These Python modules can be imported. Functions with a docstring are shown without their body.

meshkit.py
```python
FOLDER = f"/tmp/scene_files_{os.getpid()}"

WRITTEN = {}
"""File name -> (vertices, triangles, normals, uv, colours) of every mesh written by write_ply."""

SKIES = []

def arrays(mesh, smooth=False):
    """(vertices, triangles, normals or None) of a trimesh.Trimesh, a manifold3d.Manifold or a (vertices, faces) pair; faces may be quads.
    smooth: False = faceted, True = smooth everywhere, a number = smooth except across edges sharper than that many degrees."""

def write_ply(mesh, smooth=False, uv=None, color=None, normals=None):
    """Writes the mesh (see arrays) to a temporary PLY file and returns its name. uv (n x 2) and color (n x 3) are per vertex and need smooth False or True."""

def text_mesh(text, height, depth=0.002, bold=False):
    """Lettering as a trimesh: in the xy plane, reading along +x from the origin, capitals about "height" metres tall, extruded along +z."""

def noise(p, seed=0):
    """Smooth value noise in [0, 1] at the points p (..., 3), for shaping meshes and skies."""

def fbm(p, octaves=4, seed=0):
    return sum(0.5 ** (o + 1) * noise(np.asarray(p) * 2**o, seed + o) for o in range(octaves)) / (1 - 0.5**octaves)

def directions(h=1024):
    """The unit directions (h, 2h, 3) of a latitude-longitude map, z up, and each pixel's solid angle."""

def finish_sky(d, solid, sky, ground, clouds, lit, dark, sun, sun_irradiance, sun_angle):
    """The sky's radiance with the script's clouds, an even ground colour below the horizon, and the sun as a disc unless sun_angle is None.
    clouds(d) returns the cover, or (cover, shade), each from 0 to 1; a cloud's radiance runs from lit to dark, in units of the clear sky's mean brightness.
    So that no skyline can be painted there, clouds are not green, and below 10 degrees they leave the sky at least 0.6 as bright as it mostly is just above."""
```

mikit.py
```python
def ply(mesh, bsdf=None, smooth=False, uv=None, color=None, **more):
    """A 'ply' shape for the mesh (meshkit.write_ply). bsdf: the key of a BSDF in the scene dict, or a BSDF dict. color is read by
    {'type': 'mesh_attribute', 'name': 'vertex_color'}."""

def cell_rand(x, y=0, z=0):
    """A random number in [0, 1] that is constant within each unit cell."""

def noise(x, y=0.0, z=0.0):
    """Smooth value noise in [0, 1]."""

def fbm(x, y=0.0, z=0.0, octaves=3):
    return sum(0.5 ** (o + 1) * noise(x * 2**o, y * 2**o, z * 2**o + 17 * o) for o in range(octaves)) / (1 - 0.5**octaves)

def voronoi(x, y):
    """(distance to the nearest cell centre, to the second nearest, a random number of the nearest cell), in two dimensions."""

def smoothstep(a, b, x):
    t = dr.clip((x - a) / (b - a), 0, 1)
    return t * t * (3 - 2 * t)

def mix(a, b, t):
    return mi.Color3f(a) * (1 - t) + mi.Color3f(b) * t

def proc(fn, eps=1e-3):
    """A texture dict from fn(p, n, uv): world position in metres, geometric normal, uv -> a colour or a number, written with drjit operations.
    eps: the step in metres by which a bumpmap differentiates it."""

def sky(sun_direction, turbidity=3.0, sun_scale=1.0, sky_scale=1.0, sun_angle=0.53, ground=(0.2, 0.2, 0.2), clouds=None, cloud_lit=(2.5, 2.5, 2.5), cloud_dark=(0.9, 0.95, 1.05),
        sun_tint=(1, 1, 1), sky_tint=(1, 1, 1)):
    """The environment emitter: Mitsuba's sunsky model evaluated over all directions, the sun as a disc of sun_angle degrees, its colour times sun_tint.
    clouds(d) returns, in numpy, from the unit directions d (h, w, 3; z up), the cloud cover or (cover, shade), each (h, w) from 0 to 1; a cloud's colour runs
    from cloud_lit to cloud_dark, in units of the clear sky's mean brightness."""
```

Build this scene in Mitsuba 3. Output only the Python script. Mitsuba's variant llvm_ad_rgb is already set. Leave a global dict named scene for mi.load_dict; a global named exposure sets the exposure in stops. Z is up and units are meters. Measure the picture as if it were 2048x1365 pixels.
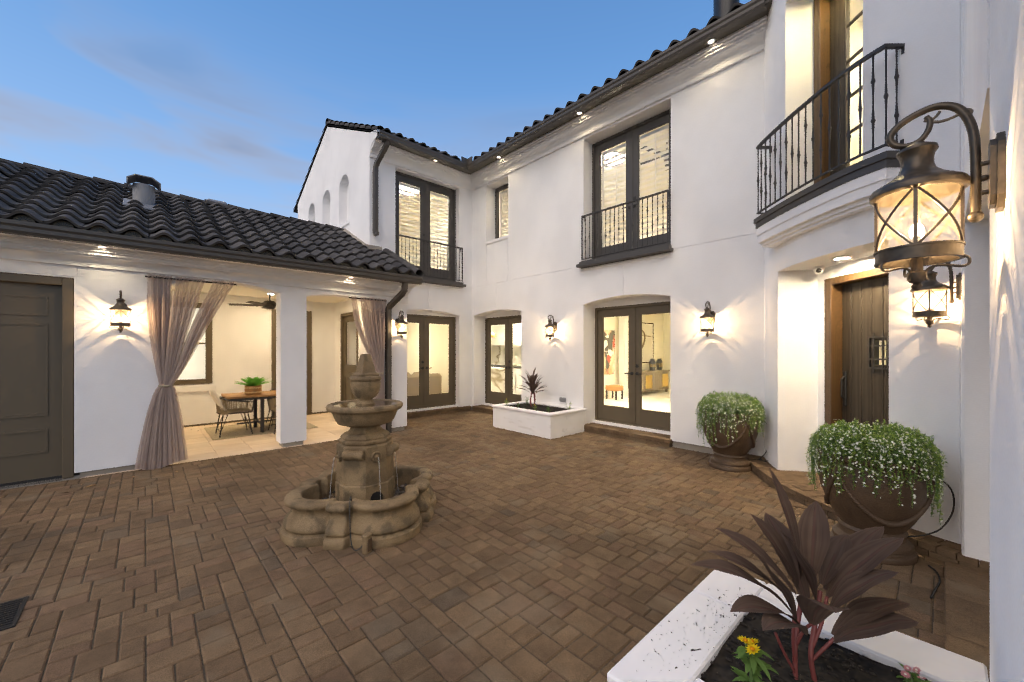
import math, random
import numpy as np, trimesh
import shapely.geometry as sg, shapely.ops as so
from shapely import affinity
import drjit as dr
import mitsuba as mi
import mikit
from mikit import proc, noise, fbm, voronoi, cell_rand, smoothstep, mix
import meshkit

T = mi.ScalarTransform4f
rnd = random.Random(7)
nrs = np.random.RandomState(7)
scene, labels = {'type': 'scene'}, {}

# ------------------------------------------------------------------ camera, sky, exposure
EYE = np.array([0.0, 0.0, 1.6])
A = 0.82513
F = np.array([math.cos(A), math.sin(A)])        # forward, in plan
R = np.array([math.sin(A), -math.cos(A)])       # to the right, in plan
scene['camera'] = {'type': 'perspective', 'fov': 2 * math.degrees(math.atan(1024 / 795)), 'fov_axis': 'x',
                   'near_clip': 0.05, 'far_clip': 4000.0, 'principal_point_offset_y': -17.5 / 1365,
                   'to_world': T().look_at(origin=EYE.tolist(), target=[F[0], F[1], 1.6], up=[0, 0, 1])}
exposure = 2.84
SKY_SCALE = 0.95
LAMP = 1.0


def clouds(d):
    el = np.clip(d[..., 2], 0.02, 1)
    p = np.stack([d[..., 0] / (el + 0.35), d[..., 1] / (el + 0.35), d[..., 2] * 4], -1)
    w = meshkit.fbm(p * 1.3 + 17.56, 3, 5)[..., None]
    n = meshkit.fbm(p * np.array([1.5, 1.5, 2.6]) + w * 1.6 + 27.86, 7, 3)
    c = np.clip((n - 0.435) / 0.20, 0, 1) ** 1.1 * np.clip((0.56 - d[..., 2]) / 0.24, 0.04, 1) * 0.80
    haze = 0.50 * np.clip((0.60 - d[..., 2]) / 0.5, 0, 1) ** 1.5
    return c + (1 - c) * haze, np.clip((n - 0.50) * 4.0, 0, 1) * c / np.maximum(c + haze, 1e-6)


scene['sky'] = mikit.sky([-0.92, -0.34, 0.85], turbidity=2.8, sun_scale=0.235, sky_scale=SKY_SCALE, sun_angle=80, sun_tint=(1.0, 0.87, 0.76), sky_tint=(0.82, 1.0, 1.07),
                         clouds=clouds, cloud_lit=(0.92, 0.86, 0.93), cloud_dark=(0.42, 0.46, 0.60), ground=(0.12, 0.10, 0.08))
scene['sky']['sampling_weight'] = 7.0


# ------------------------------------------------------------------ bookkeeping
def num(key):
    if key not in scene and key not in labels and key not in USED:
        USED.add(key)
        return key
    i = NEXT.get(key, 1)
    while f'{key}_{i:03d}' in USED or f'{key}_{i:03d}' in scene:
        i += 1
    NEXT[key] = i + 1
    USED.add(f'{key}_{i:03d}')
    return f'{key}_{i:03d}'


USED, NEXT = set(), {}


def thing(name, label, cat=None, group=None, kind=None):
    k = num(name)
    labels[k] = {'label': label}
    if cat: labels[k]['category'] = cat
    if group: labels[k]['group'] = group
    if kind: labels[k]['kind'] = kind
    return k


def put(parent, name, m, b, smooth=False, label=None, kind=None, uv=None, **more):
    k = num(f'{parent}__{name}')
    if isinstance(m, list): m = join(m)
    scene[k] = mikit.ply(m, b, smooth=smooth, uv=uv, **more)
    if label or kind:
        labels[k] = {}
        if label: labels[k]['label'] = label
        if kind: labels[k]['kind'] = kind
    return k


def solo(name, label, cat, m, b, smooth=False, group=None, kind=None, uv=None, **more):
    k = thing(name, label, cat, group, kind)
    if isinstance(m, list): m = join(m)
    scene[k] = mikit.ply(m, b, smooth=smooth, uv=uv, **more)
    return k


def clone(src, name, M, label, cat, group=None):
    """A copy of a thing and its parts under another key, moved by M (a 4 x 4)."""
    k = thing(name, label, cat, group)
    for q in [q for q in list(scene) if q == src or q.startswith(src + '__')]:
        d = dict(scene[q])
        old = np.array(T(d['to_world']).matrix, float) if 'to_world' in d else np.eye(4)
        d['to_world'] = T((M @ old).tolist())
        scene[k + q[len(src):]] = d
        USED.add(k + q[len(src):])
        if q != src and q in labels: labels[k + q[len(src):]] = dict(labels[q])
    return k


def mat4(x, y, z, a=0.0, s=1.0):
    c, n = math.cos(a), math.sin(a)
    return np.array([[s * c, -s * n, 0, x], [s * n, s * c, 0, y], [0, 0, s, z], [0, 0, 0, 1.0]])


# ------------------------------------------------------------------ meshes: (vertices, triangles)
def join(ms):
    vs, fs, n = [], [], 0
    for v, f in ms:
        vs.append(v); fs.append(np.asarray(f) + n); n += len(v)
    return np.vstack(vs), np.vstack(fs)


def tm(m): return np.array(m.vertices), np.array(m.faces)


def mv(m, M):
    v = m[0] @ M[:3, :3].T + M[:3, 3]
    f = m[1] if np.linalg.det(M[:3, :3]) > 0 else m[1][:, ::-1]
    return v, f


BF = np.array([[0, 1, 3], [0, 3, 2], [4, 6, 7], [4, 7, 5], [0, 4, 5], [0, 5, 1], [2, 3, 7], [2, 7, 6], [0, 2, 6], [0, 6, 4], [1, 5, 7], [1, 7, 3]])


def box(x0, x1, y0, y1, z0, z1):
    x0, x1 = min(x0, x1), max(x0, x1); y0, y1 = min(y0, y1), max(y0, y1); z0, z1 = min(z0, z1), max(z0, z1)
    return np.array([[x, y, z] for x in (x0, x1) for y in (y0, y1) for z in (z0, z1)], float), BF.copy()


def hull(p): return tm(trimesh.convex.convex_hull(np.asarray(p, float)))


def cbox(x0, x1, y0, y1, z0, z1, c=0.01):
    x0, x1 = min(x0, x1), max(x0, x1); y0, y1 = min(y0, y1), max(y0, y1); z0, z1 = min(z0, z1), max(z0, z1)
    c = min(c, (x1 - x0) / 2.2, (y1 - y0) / 2.2, (z1 - z0) / 2.2)
    p = []
    for x, sx in ((x0, 1), (x1, -1)):
        for y, sy in ((y0, 1), (y1, -1)):
            for z, sz in ((z0, 1), (z1, -1)):
                p += [(x + sx * c, y, z), (x, y + sy * c, z), (x, y, z + sz * c)]
    p = np.array(p) if False else np.array([(x + (sx * c if k != 0 else 0), y + (sy * c if k != 1 else 0), z + (sz * c if k != 2 else 0))
                                            for x, sx in ((x0, 1), (x1, -1)) for y, sy in ((y0, 1), (y1, -1)) for z, sz in ((z0, 1), (z1, -1)) for k in range(3)])
    return hull(p)


def bump_box(x0, x1, y0, y1, z0, z1, c=0.006, dz=(0, 0, 0, 0)):
    """A paver: upright sides, chamfered top edge, the corners of the top a little uneven."""
    r0 = [(x0, y0), (x1, y0), (x1, y1), (x0, y1)]
    r1 = [(x0 + c, y0 + c), (x1 - c, y0 + c), (x1 - c, y1 - c), (x0 + c, y1 - c)]
    v = [(*p, z0) for p in r0] + [(*p, z1 - c + d) for p, d in zip(r0, dz)] + [(*p, z1 + d) for p, d in zip(r1, dz)]
    f = []
    for k in range(2):
        for i in range(4):
            a, b = 4 * k + i, 4 * k + (i + 1) % 4
            f += [(a, b, b + 4), (a, b + 4, a + 4)]
    f += [(8, 9, 10), (8, 10, 11)]
    return np.array(v, float), np.array(f)


def extr(poly, h, fn=None):
    """A polygon (a, b) drawn out from c = 0 to h; fn turns (a, b, c) columns into world points."""
    ms = [tm(trimesh.creation.extrude_polygon(g, h, engine='earcut')) for g in getattr(poly, 'geoms', [poly]) if g.area > 1e-7]
    v, f = join(ms)
    if fn is None: return v, f
    w = np.stack(fn(v[:, 0], v[:, 1], v[:, 2]), 1)
    e = np.stack(fn(np.array([0, 1, 0, 0.]), np.array([0, 0, 1, 0.]), np.array([0, 0, 0, 1.])), 1)
    if np.linalg.det(e[1:] - e[0]) < 0: f = f[:, ::-1]
    return w, f


def rings(P, closed_u=True, caps=True):
    """Rows of points P (n, m, 3) joined into a skin."""
    P = np.asarray(P, float); n, m = P.shape[:2]
    v = P.reshape(-1, 3)
    f = []
    mm = m if closed_u else m - 1
    i, j = np.meshgrid(np.arange(n - 1), np.arange(mm), indexing='ij')
    a, b = i * m + j, i * m + (j + 1) % m
    f = np.vstack([np.stack([a, b, b + m], -1).reshape(-1, 3), np.stack([a, b + m, a + m], -1).reshape(-1, 3)])
    if caps and closed_u:
        v = np.vstack([v, P[0].mean(0), P[-1].mean(0)])
        k = np.arange(m)
        f = np.vstack([f, np.stack([(k + 1) % m, k, np.full(m, n * m)], 1), np.stack([(n - 1) * m + k, (n - 1) * m + (k + 1) % m, np.full(m, n * m + 1)], 1)])
    return v, f


def tube(pts, r, n=8, caps=True, squash=None):
    p = np.asarray(pts, float); r = np.broadcast_to(np.asarray(r, float), (len(p),))
    t = np.gradient(p, axis=0); t /= np.linalg.norm(t, axis=1, keepdims=True) + 1e-12
    a = np.array([0, 0, 1.0]) if abs(t[0, 2]) < 0.9 else np.array([1.0, 0, 0])
    out = []
    for k in range(len(p)):
        a = a - t[k] * (a @ t[k]); a /= np.linalg.norm(a) + 1e-12
        b = np.cross(t[k], a)
        ang = np.arange(n) * 2 * math.pi / n + (math.pi / 4 if n == 4 else 0)
        s = squash or 1.0
        out.append(p[k] + r[k] * (np.cos(ang)[:, None] * a * s + np.sin(ang)[:, None] * b))
    return rings(out, True, caps)


def smooth_line(pts, n=24):
    """Catmull-Rom through the points."""
    p = np.asarray(pts, float); p = np.vstack([2 * p[0] - p[1], p, 2 * p[-1] - p[-2]])
    out = []
    for i in range(1, len(p) - 2):
        for t in np.linspace(0, 1, n, endpoint=False):
            a, b, c, d = p[i - 1:i + 3]
            out.append(0.5 * (2 * b + (c - a) * t + (2 * a - 5 * b + 4 * c - d) * t * t + (3 * b - a - 3 * c + d) * t ** 3))
    return np.array(out + [p[-2]])


def lathe(prof, n=32, c=(0, 0, 0), caps=True):
    prof = np.asarray(prof, float); ang = np.arange(n) * 2 * math.pi / n
    P = np.stack([np.stack([r * np.cos(ang), r * np.sin(ang), np.full(n, z)], 1) for r, z in prof]) + np.array(c)
    return rings(P, True, caps)


def ball(c, r, k=2, s=(1, 1, 1)):
    m = trimesh.creation.icosphere(subdivisions=k, radius=1)
    return np.array(m.vertices) * r * np.array(s) + np.array(c), np.array(m.faces)


def sheet(P):
    return rings(P, False, False)


def mould(prof, a0, a1, fn, m0=0.0, m1=0.0):
    """A moulding: profile points (out, up) drawn from a0 to a1; m0, m1 mitre its ends. fn(a, up, out)."""
    prof = np.asarray(prof, float)
    P = []
    for a, m in ((a0, m0), (a1, -m1)):
        aa = a + m * prof[:, 0]
        P.append(np.stack(fn(aa, prof[:, 1], prof[:, 0]), 1))
    v = np.vstack(P); k = len(prof)
    f = []
    for i in range(k):
        j = (i + 1) % k
        f += [(i, j, k + j), (i, k + j, k + i)]
    tri = tm(trimesh.creation.extrude_polygon(sg.Polygon(prof), 1.0, engine='earcut'))
    # caps by ear cutting of the profile
    import mapbox_earcut
    idx = mapbox_earcut.triangulate_float64(prof, np.array([k], np.uint32)).reshape(-1, 3)
    f += [tuple(t) for t in idx] + [tuple(t[::-1] + k) for t in idx]
    return v, np.array(f, int)


# maps (along, up, depth into the wall) -> world
XM, YE, YL, XG = 6.38, 8.47, 7.30, 3.60
fM = lambda a, b, c: (XM + c, a, b)
fE = lambda a, b, c: (a, YE + c, b)
fL = lambda a, b, c: (a, YL + c, b)
fG = lambda a, b, c: (XG + c, a, b)
oM = lambda a, b, o: (XM - o, a, b)
oE = lambda a, b, o: (a, YE - o, b)
oL = lambda a, b, o: (a, YL - o, b)
oG = lambda a, b, o: (XG - o, a, b)
st = lambda t, s: (t * F[0] + s * R[0], t * F[1] + s * R[1])          # turret plan (forward, right) -> world x, y


def bx(fn, a0, a1, b0, b1, c0, c1, ch=0.0):
    m = box(a0, a1, b0, b1, c0, c1) if ch <= 0 else cbox(a0, a1, b0, b1, c0, c1, ch)
    v = np.stack(fn(m[0][:, 0], m[0][:, 1], m[0][:, 2]), 1)
    e = np.stack(fn(np.array([0, 1, 0, 0.]), np.array([0, 0, 1, 0.]), np.array([0, 0, 0, 1.])), 1)
    return v, (m[1] if np.linalg.det(e[1:] - e[0]) > 0 else m[1][:, ::-1])


def rect(a0, a1, b0, b1): return sg.box(min(a0, a1), min(b0, b1), max(a0, a1), max(b0, b1))


def arch(a0, a1, b0, bs, bc, n=20):
    """An opening with a segmental arch: springs at bs, crown at bc."""
    w, h = (a1 - a0) / 2, bc - bs
    r = (w * w + h * h) / (2 * h); cx, cy = (a0 + a1) / 2, bc - r
    th = math.asin(min(1, w / r)) if r - h >= 0 else math.pi / 2
    pts = [(cx + r * math.sin(t), cy + r * math.cos(t)) for t in np.linspace(th, -th, n)]
    return sg.Polygon([(a0, b0), (a1, b0)] + pts)


# ------------------------------------------------------------------ materials
def two(b): return {'type': 'twosided', 'bsdf': b}


def pr(color, rough=0.6, metal=0.0, spec=0.5, **k):
    c = color if isinstance(color, dict) else {'type': 'rgb', 'value': list(color)}
    d = {'type': 'principled', 'base_color': c, 'roughness': rough, 'metallic': metal, **k}
    if not metal: d['specular'] = spec
    return d


def bumped(b, fn, scale, eps=1e-3): return {'type': 'bumpmap', 'arbitrary': proc(fn, eps), 'scale': scale, 'bsdf': b}


def stucco_h(p, n, uv):
    return 0.55 * fbm(p.x * 9, p.y * 9, p.z * 9, 3) + 0.4 * fbm(p.x * 26, p.y * 26, p.z * 34 + 5, 2) + 0.3 * noise(p.x * 90, p.y * 90, p.z * 90) + 0.12 * noise(p.x * 240, p.y * 240, p.z * 240)


def stucco_c(p, n, uv):
    k = fbm(p.x * 1.7, p.y * 1.7, p.z * 0.9, 4)
    s = noise(p.x * 150, p.y * 150, p.z * 150)
    return mix((0.76, 0.76, 0.765), (0.84, 0.84, 0.84), smoothstep(0.25, 0.75, k)) * (0.965 + 0.05 * s)


scene['m_stucco'] = two(bumped(pr(proc(stucco_c), 0.85, spec=0.25), stucco_h, 0.009))
scene['m_trim'] = two(pr((0.76, 0.76, 0.76), 0.6, spec=0.35))
scene['m_plinth'] = two(pr(proc(lambda p, n, uv: mix((0.22, 0.19, 0.15), (0.34, 0.31, 0.27), fbm(p.x * 9, p.y * 9, p.z * 9, 3))), 0.9))


def paver_c(p, n, uv):
    g = noise(p.x * 230, p.y * 230, p.z * 230)
    m = fbm(p.x * 13 + uv.x * 9, p.y * 13 + uv.y * 7, p.z * 13, 3)
    base = mix((0.140, 0.093, 0.055), (0.190, 0.129, 0.075), uv.x)
    base = mix(base, mi.Color3f(0.105, 0.086, 0.064), 0.5 * smoothstep(0.92, 0.96, uv.y))
    base = mix(base, mi.Color3f(0.170, 0.108, 0.068), 0.6 * smoothstep(0.18, 0.12, uv.y))
    old = smoothstep(0.48, 0.74, fbm(p.x * 1.1 + 7, p.y * 1.1, 0, 4))
    dust = smoothstep(0.58, 0.80, fbm(p.x * 3.3 + 2, p.y * 3.3 + 8, 0, 4))
    c = base * (0.70 + 0.42 * m + 0.40 * (g - 0.5)) * (1 - 0.26 * old)
    return mix(c, mi.Color3f(0.20, 0.165, 0.115), 0.30 * dust)


scene['m_paver'] = two(bumped(pr(proc(paver_c), 0.88, spec=0.2), lambda p, n, uv: noise(p.x * 260, p.y * 260, p.z * 260) + 1.5 * noise(p.x * 45, p.y * 45, p.z * 45), 0.0022))
scene['m_sand'] = two(pr(proc(lambda p, n, uv: mix((0.05, 0.038, 0.026), (0.10, 0.078, 0.05), noise(p.x * 120, p.y * 120, p.z * 120))), 0.95))
scene['m_earth'] = two(pr((0.12, 0.1, 0.075), 0.95))


def tile_c(p, n, uv):
    m = fbm(p.x * 4 + uv.x * 31, p.y * 14, p.z * 9, 3)
    return mix((0.60, 0.47, 0.33), (0.70, 0.58, 0.44), m) * (0.9 + 0.14 * uv.x)


scene['m_floor_tile'] = two(pr(proc(tile_c), 0.42, spec=0.4))
scene['m_grout'] = two(pr((0.38, 0.3, 0.22), 0.9))


def roof_c(p, n, uv):
    m = fbm(p.x * 7, p.y * 7, p.z * 7, 3); g = noise(p.x * 130, p.y * 130, p.z * 130)
    return mix((0.036, 0.034, 0.033), (0.078, 0.073, 0.069), uv.x) * (0.55 + 0.6 * m + 0.35 * g)


scene['m_roof'] = two(bumped(pr(proc(roof_c), 0.8, spec=0.25), lambda p, n, uv: noise(p.x * 110, p.y * 110, p.z * 110), 0.0016))
scene['m_gutter'] = two(pr((0.062, 0.054, 0.045), 0.42, spec=0.5))
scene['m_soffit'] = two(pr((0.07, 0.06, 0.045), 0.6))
scene['m_bronze'] = two(pr((0.105, 0.083, 0.053), 0.45, spec=0.45))
scene['m_charcoal'] = two(pr((0.058, 0.053, 0.049), 0.42, spec=0.45))
scene['m_iron'] = two(pr((0.028, 0.026, 0.025), 0.45, spec=0.5))
scene['m_lamp_metal'] = two(pr(proc(lambda p, n, uv: mix((0.05, 0.042, 0.034), (0.12, 0.095, 0.068), fbm(p.x * 60, p.y * 60, p.z * 60, 2))), 0.38, metal=0.55))
scene['m_black'] = two(pr((0.016, 0.016, 0.016), 0.4))
scene['m_white'] = two(pr((0.80, 0.80, 0.79), 0.4, spec=0.45))
scene['m_cream'] = two(pr((0.80, 0.77, 0.66), 0.75, spec=0.3))
scene['m_pane'] = {'type': 'thindielectric'}


def stone_c(p, n, uv):
    m = fbm(p.x * 5, p.y * 5, p.z * 5, 4); g = noise(p.x * 190, p.y * 190, p.z * 190); w = fbm(p.x * 13 + 3, p.y * 13, p.z * 7, 3)
    c = mix((0.130, 0.090, 0.047), (0.235, 0.168, 0.090), smoothstep(0.25, 0.75, m))
    c = mix(c, mi.Color3f(0.072, 0.055, 0.032), 0.7 * smoothstep(0.50, 0.72, w))
    return c * (0.76 + 0.40 * g)


scene['m_stone'] = two(bumped(pr(proc(stone_c), 0.72, spec=0.4), lambda p, n, uv: noise(p.x * 150, p.y * 150, p.z * 150) + 2 * fbm(p.x * 32, p.y * 32, p.z * 32, 2), 0.0028))


def urn_c(p, n, uv):
    m = fbm(p.x * 6, p.y * 6, p.z * 6, 4)
    return mix((0.048, 0.030, 0.018), (0.115, 0.074, 0.044), m) * (0.8 + 0.4 * noise(p.x * 160, p.y * 160, p.z * 160))


scene['m_urn'] = two(bumped(pr(proc(urn_c), 0.5, spec=0.5), lambda p, n, uv: noise(p.x * 150, p.y * 150, p.z * 150), 0.0018))
scene['m_rope'] = two(bumped(pr(proc(urn_c), 0.6), lambda p, n, uv: noise(p.x * 70, p.y * 70, p.z * 90), 0.004))


def planter_c(p, n, uv):
    k = fbm(p.x * 4, p.y * 4, p.z * 4, 4)
    smear = smoothstep(0.62, 0.80, fbm(p.x * 9 + 4, p.y * 3 + 2, p.z * 9, 4))
    return mix(mix((0.70, 0.70, 0.715), (0.80, 0.80, 0.805), k), mi.Color3f(0.50, 0.48, 0.46), 0.35 * smear)


scene['m_planter'] = two(bumped(pr(proc(planter_c), 0.5, spec=0.4), lambda p, n, uv: noise(p.x * 60, p.y * 60, p.z * 60), 0.001))
scene['m_soil'] = two(bumped(pr(proc(lambda p, n, uv: mix((0.006, 0.005, 0.004), (0.03, 0.023, 0.017), noise(p.x * 70, p.y * 70, p.z * 70))), 0.9), lambda p, n, uv: noise(p.x * 60, p.y * 60, p.z * 60), 0.02))


def wood_fn(a, b, sx, sy, sz):
    def fn(p, n, uv):
        w = fbm(p.x * sx + uv.x * 37, p.y * sy + uv.x * 19, p.z * sz, 4)
        l = 0.5 + 0.5 * dr.sin((p.x * sx + p.y * sy) * 3 + 9 * w)
        return mix(a, b, 0.35 * l + 0.65 * w)
    return fn


scene['m_door_wood'] = two(pr(proc(wood_fn((0.016, 0.012, 0.008), (0.046, 0.034, 0.022), 22, 22, 1.2)), 0.48, spec=0.45))
scene['m_frame_wood'] = two(pr(proc(wood_fn((0.035, 0.019, 0.008), (0.105, 0.056, 0.021), 24, 24, 1.0)), 0.45, spec=0.45))
scene['m_table_wood'] = two(pr(proc(wood_fn((0.22, 0.105, 0.035), (0.42, 0.23, 0.09), 2.0, 24, 24)), 0.42, spec=0.45))
scene['m_console_wood'] = two(pr(proc(wood_fn((0.15, 0.12, 0.085), (0.30, 0.24, 0.17), 16, 16, 3)), 0.5))
scene['m_cane'] = two(pr((0.27, 0.22, 0.14), 0.7))
scene['m_basket'] = two(pr((0.40, 0.20, 0.07), 0.6))
scene['m_basket_band'] = two(pr((0.68, 0.50, 0.26), 0.6))
scene['m_cushion'] = two(pr((0.74, 0.71, 0.65), 0.9, spec=0.1))
scene['m_rug'] = two(pr(proc(lambda p, n, uv: mix((0.30, 0.25, 0.17), (0.42, 0.36, 0.26), noise(p.x * 200, p.y * 60, 0))), 0.95, spec=0.1))


def leafm(c, t=0.45, r=0.5):
    return two({'type': 'diffuse', 'reflectance': {'type': 'rgb', 'value': list(c)}}) if t <= 0 else \
        {'type': 'principledthin', 'base_color': {'type': 'rgb', 'value': list(c)}, 'roughness': r, 'diff_trans': 2 * t, 'spec_trans': 0.0, 'eta': 1.4}


scene['m_leaf_bright'] = leafm((0.29, 0.40, 0.085), 0.3)
scene['m_leaf_deep'] = leafm((0.11, 0.20, 0.05), 0.25)
scene['m_succulent'] = leafm((0.16, 0.40, 0.07), 0.15, 0.4)
scene['m_herb'] = leafm((0.13, 0.22, 0.06), 0.3)
scene['m_petal_white'] = leafm((0.88, 0.90, 0.80), 0.2)
scene['m_petal_yellow'] = leafm((0.88, 0.70, 0.03), 0.2)
scene['m_petal_orange'] = leafm((0.78, 0.34, 0.02), 0.2)
scene['m_petal_pink'] = leafm((0.62, 0.30, 0.33), 0.2)
scene['m_petal_red'] = leafm((0.42, 0.05, 0.03), 0.2)


def cord_c(p, n, uv):
    v = noise(uv.x * 26, uv.y * 2.0)
    mid = smoothstep(0.06, 0.0, dr.abs(uv.x - 0.5))
    c = mix((0.066, 0.046, 0.040), (0.150, 0.108, 0.082), 0.6 * v + 0.4 * fbm(p.x * 14, p.y * 14, p.z * 14, 2))
    return mix(c, mi.Color3f(0.14, 0.07, 0.06), 0.6 * mid)


scene['m_cordyline'] = {'type': 'principledthin', 'base_color': proc(cord_c), 'roughness': 0.38, 'diff_trans': 0.5, 'spec_trans': 0.0, 'eta': 1.45}
scene['m_stem_red'] = two(pr((0.17, 0.045, 0.04), 0.5))
scene['m_stem_green'] = two(pr((0.10, 0.17, 0.05), 0.6))


def sheer(p, n, uv):
    return mix((0.50, 0.41, 0.365), (0.60, 0.50, 0.445), noise(p.x * 300, p.y * 300, p.z * 3))


scene['m_sheer'] = {'type': 'mask', 'opacity': proc(lambda p, n, uv: 0.60 + 0.14 * noise(p.x * 240, p.y * 240, p.z * 4)), 'bsdf': {'type': 'principledthin', 'base_color': proc(sheer), 'roughness': 0.8, 'diff_trans': 0.9, 'spec_trans': 0.0, 'eta': 1.2}}


def seeds(p, n, uv):
    return 0.012 + 0.055 * smoothstep(0.35, 0.8, fbm(p.x * 85, p.y * 85, p.z * 120, 3))


scene['m_seeded'] = {'type': 'mask', 'opacity': proc(seeds), 'bsdf': {'type': 'principledthin', 'base_color': {'type': 'rgb', 'value': [0.93, 0.84, 0.62]}, 'roughness': 0.35, 'diff_trans': 1.2, 'spec_trans': 0.0, 'eta': 1.5}}
scene['m_water'] = {'type': 'thindielectric', 'int_ior': 1.33}
scene['m_water_pool'] = {'type': 'dielectric', 'int_ior': 1.33}
scene['m_pebble'] = two(pr(proc(lambda p, n, uv: mix((0.03, 0.028, 0.026), (0.22, 0.17, 0.12), uv.x)), 0.35))
scene['m_bulb'] = two(pr((0.9, 0.85, 0.7), 0.4))
scene['m_floor_white'] = two(pr((0.78, 0.76, 0.70), 0.25, spec=0.5))
scene['m_marble'] = two(pr(proc(lambda p, n, uv: mix((0.82, 0.81, 0.77), (0.42, 0.36, 0.26), smoothstep(0.055, 0.0, dr.abs(fbm(p.x * 0.9 + 0.7 * p.z, p.y * 0.9, p.z * 1.2, 4) - 0.5)))), 0.25))
scene['m_shutter'] = two(pr((0.80, 0.79, 0.74), 0.5))
scene['m_vase'] = two(pr((0.045, 0.045, 0.043), 0.55))
scene['m_gold'] = two(pr((0.62, 0.43, 0.14), 0.35, metal=0.8))
scene['m_sofa'] = two(pr((0.42, 0.34, 0.25), 0.9, spec=0.1))


def glow(rgb, k): return {'type': 'area', 'radiance': {'type': 'rgb', 'value': [float(c * k * LAMP) for c in rgb]}}


WARM, SOFT = (1.0, 0.66, 0.33), (1.0, 0.80, 0.52)
# ------------------------------------------------------------------ ground
g = thing('ground', 'bare ground under and around the courtyard', None, kind='structure')
scene[g] = mikit.ply(box(-900, 900, -900, 900, -0.5, -0.075), 'm_earth')

# turret plan: a drum bulging into the corner between the long facade and the near wall
TC, TR = np.array([4.22888, 6.34003]), 3.1092       # centre (forward, right), radius


def arc_at(u, r=TR):
    """Where the sight direction right/forward = u meets the drum: (t, s)."""
    # |(t, u t) - TC| = r, nearer root
    a = 1 + u * u; b = -2 * (TC[0] + u * TC[1]); c = TC @ TC - r * r
    t = (-b - math.sqrt(b * b - 4 * a * c)) / (2 * a)
    return t, u * t


def arc_pts(t0, t1, r=TR, n=24):
    return [(t, TC[1] - math.sqrt(r * r - (t - TC[0]) ** 2)) for t in np.linspace(t0, t1, n)]


T_M, T_N = 5.56, 3.07                                # where the drum meets the long facade and the near wall
tL, tR_ = 4.965, 3.50                                # lower doorway on the drum
uL, uR = 4.765, 3.71                                 # upper doorway
plan = lambda pts: sg.Polygon([st(*p) for p in pts])


def up(poly, z0, z1): return extr(poly, z1 - z0, lambda a, b, c: (a, b, c + z0))


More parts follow.
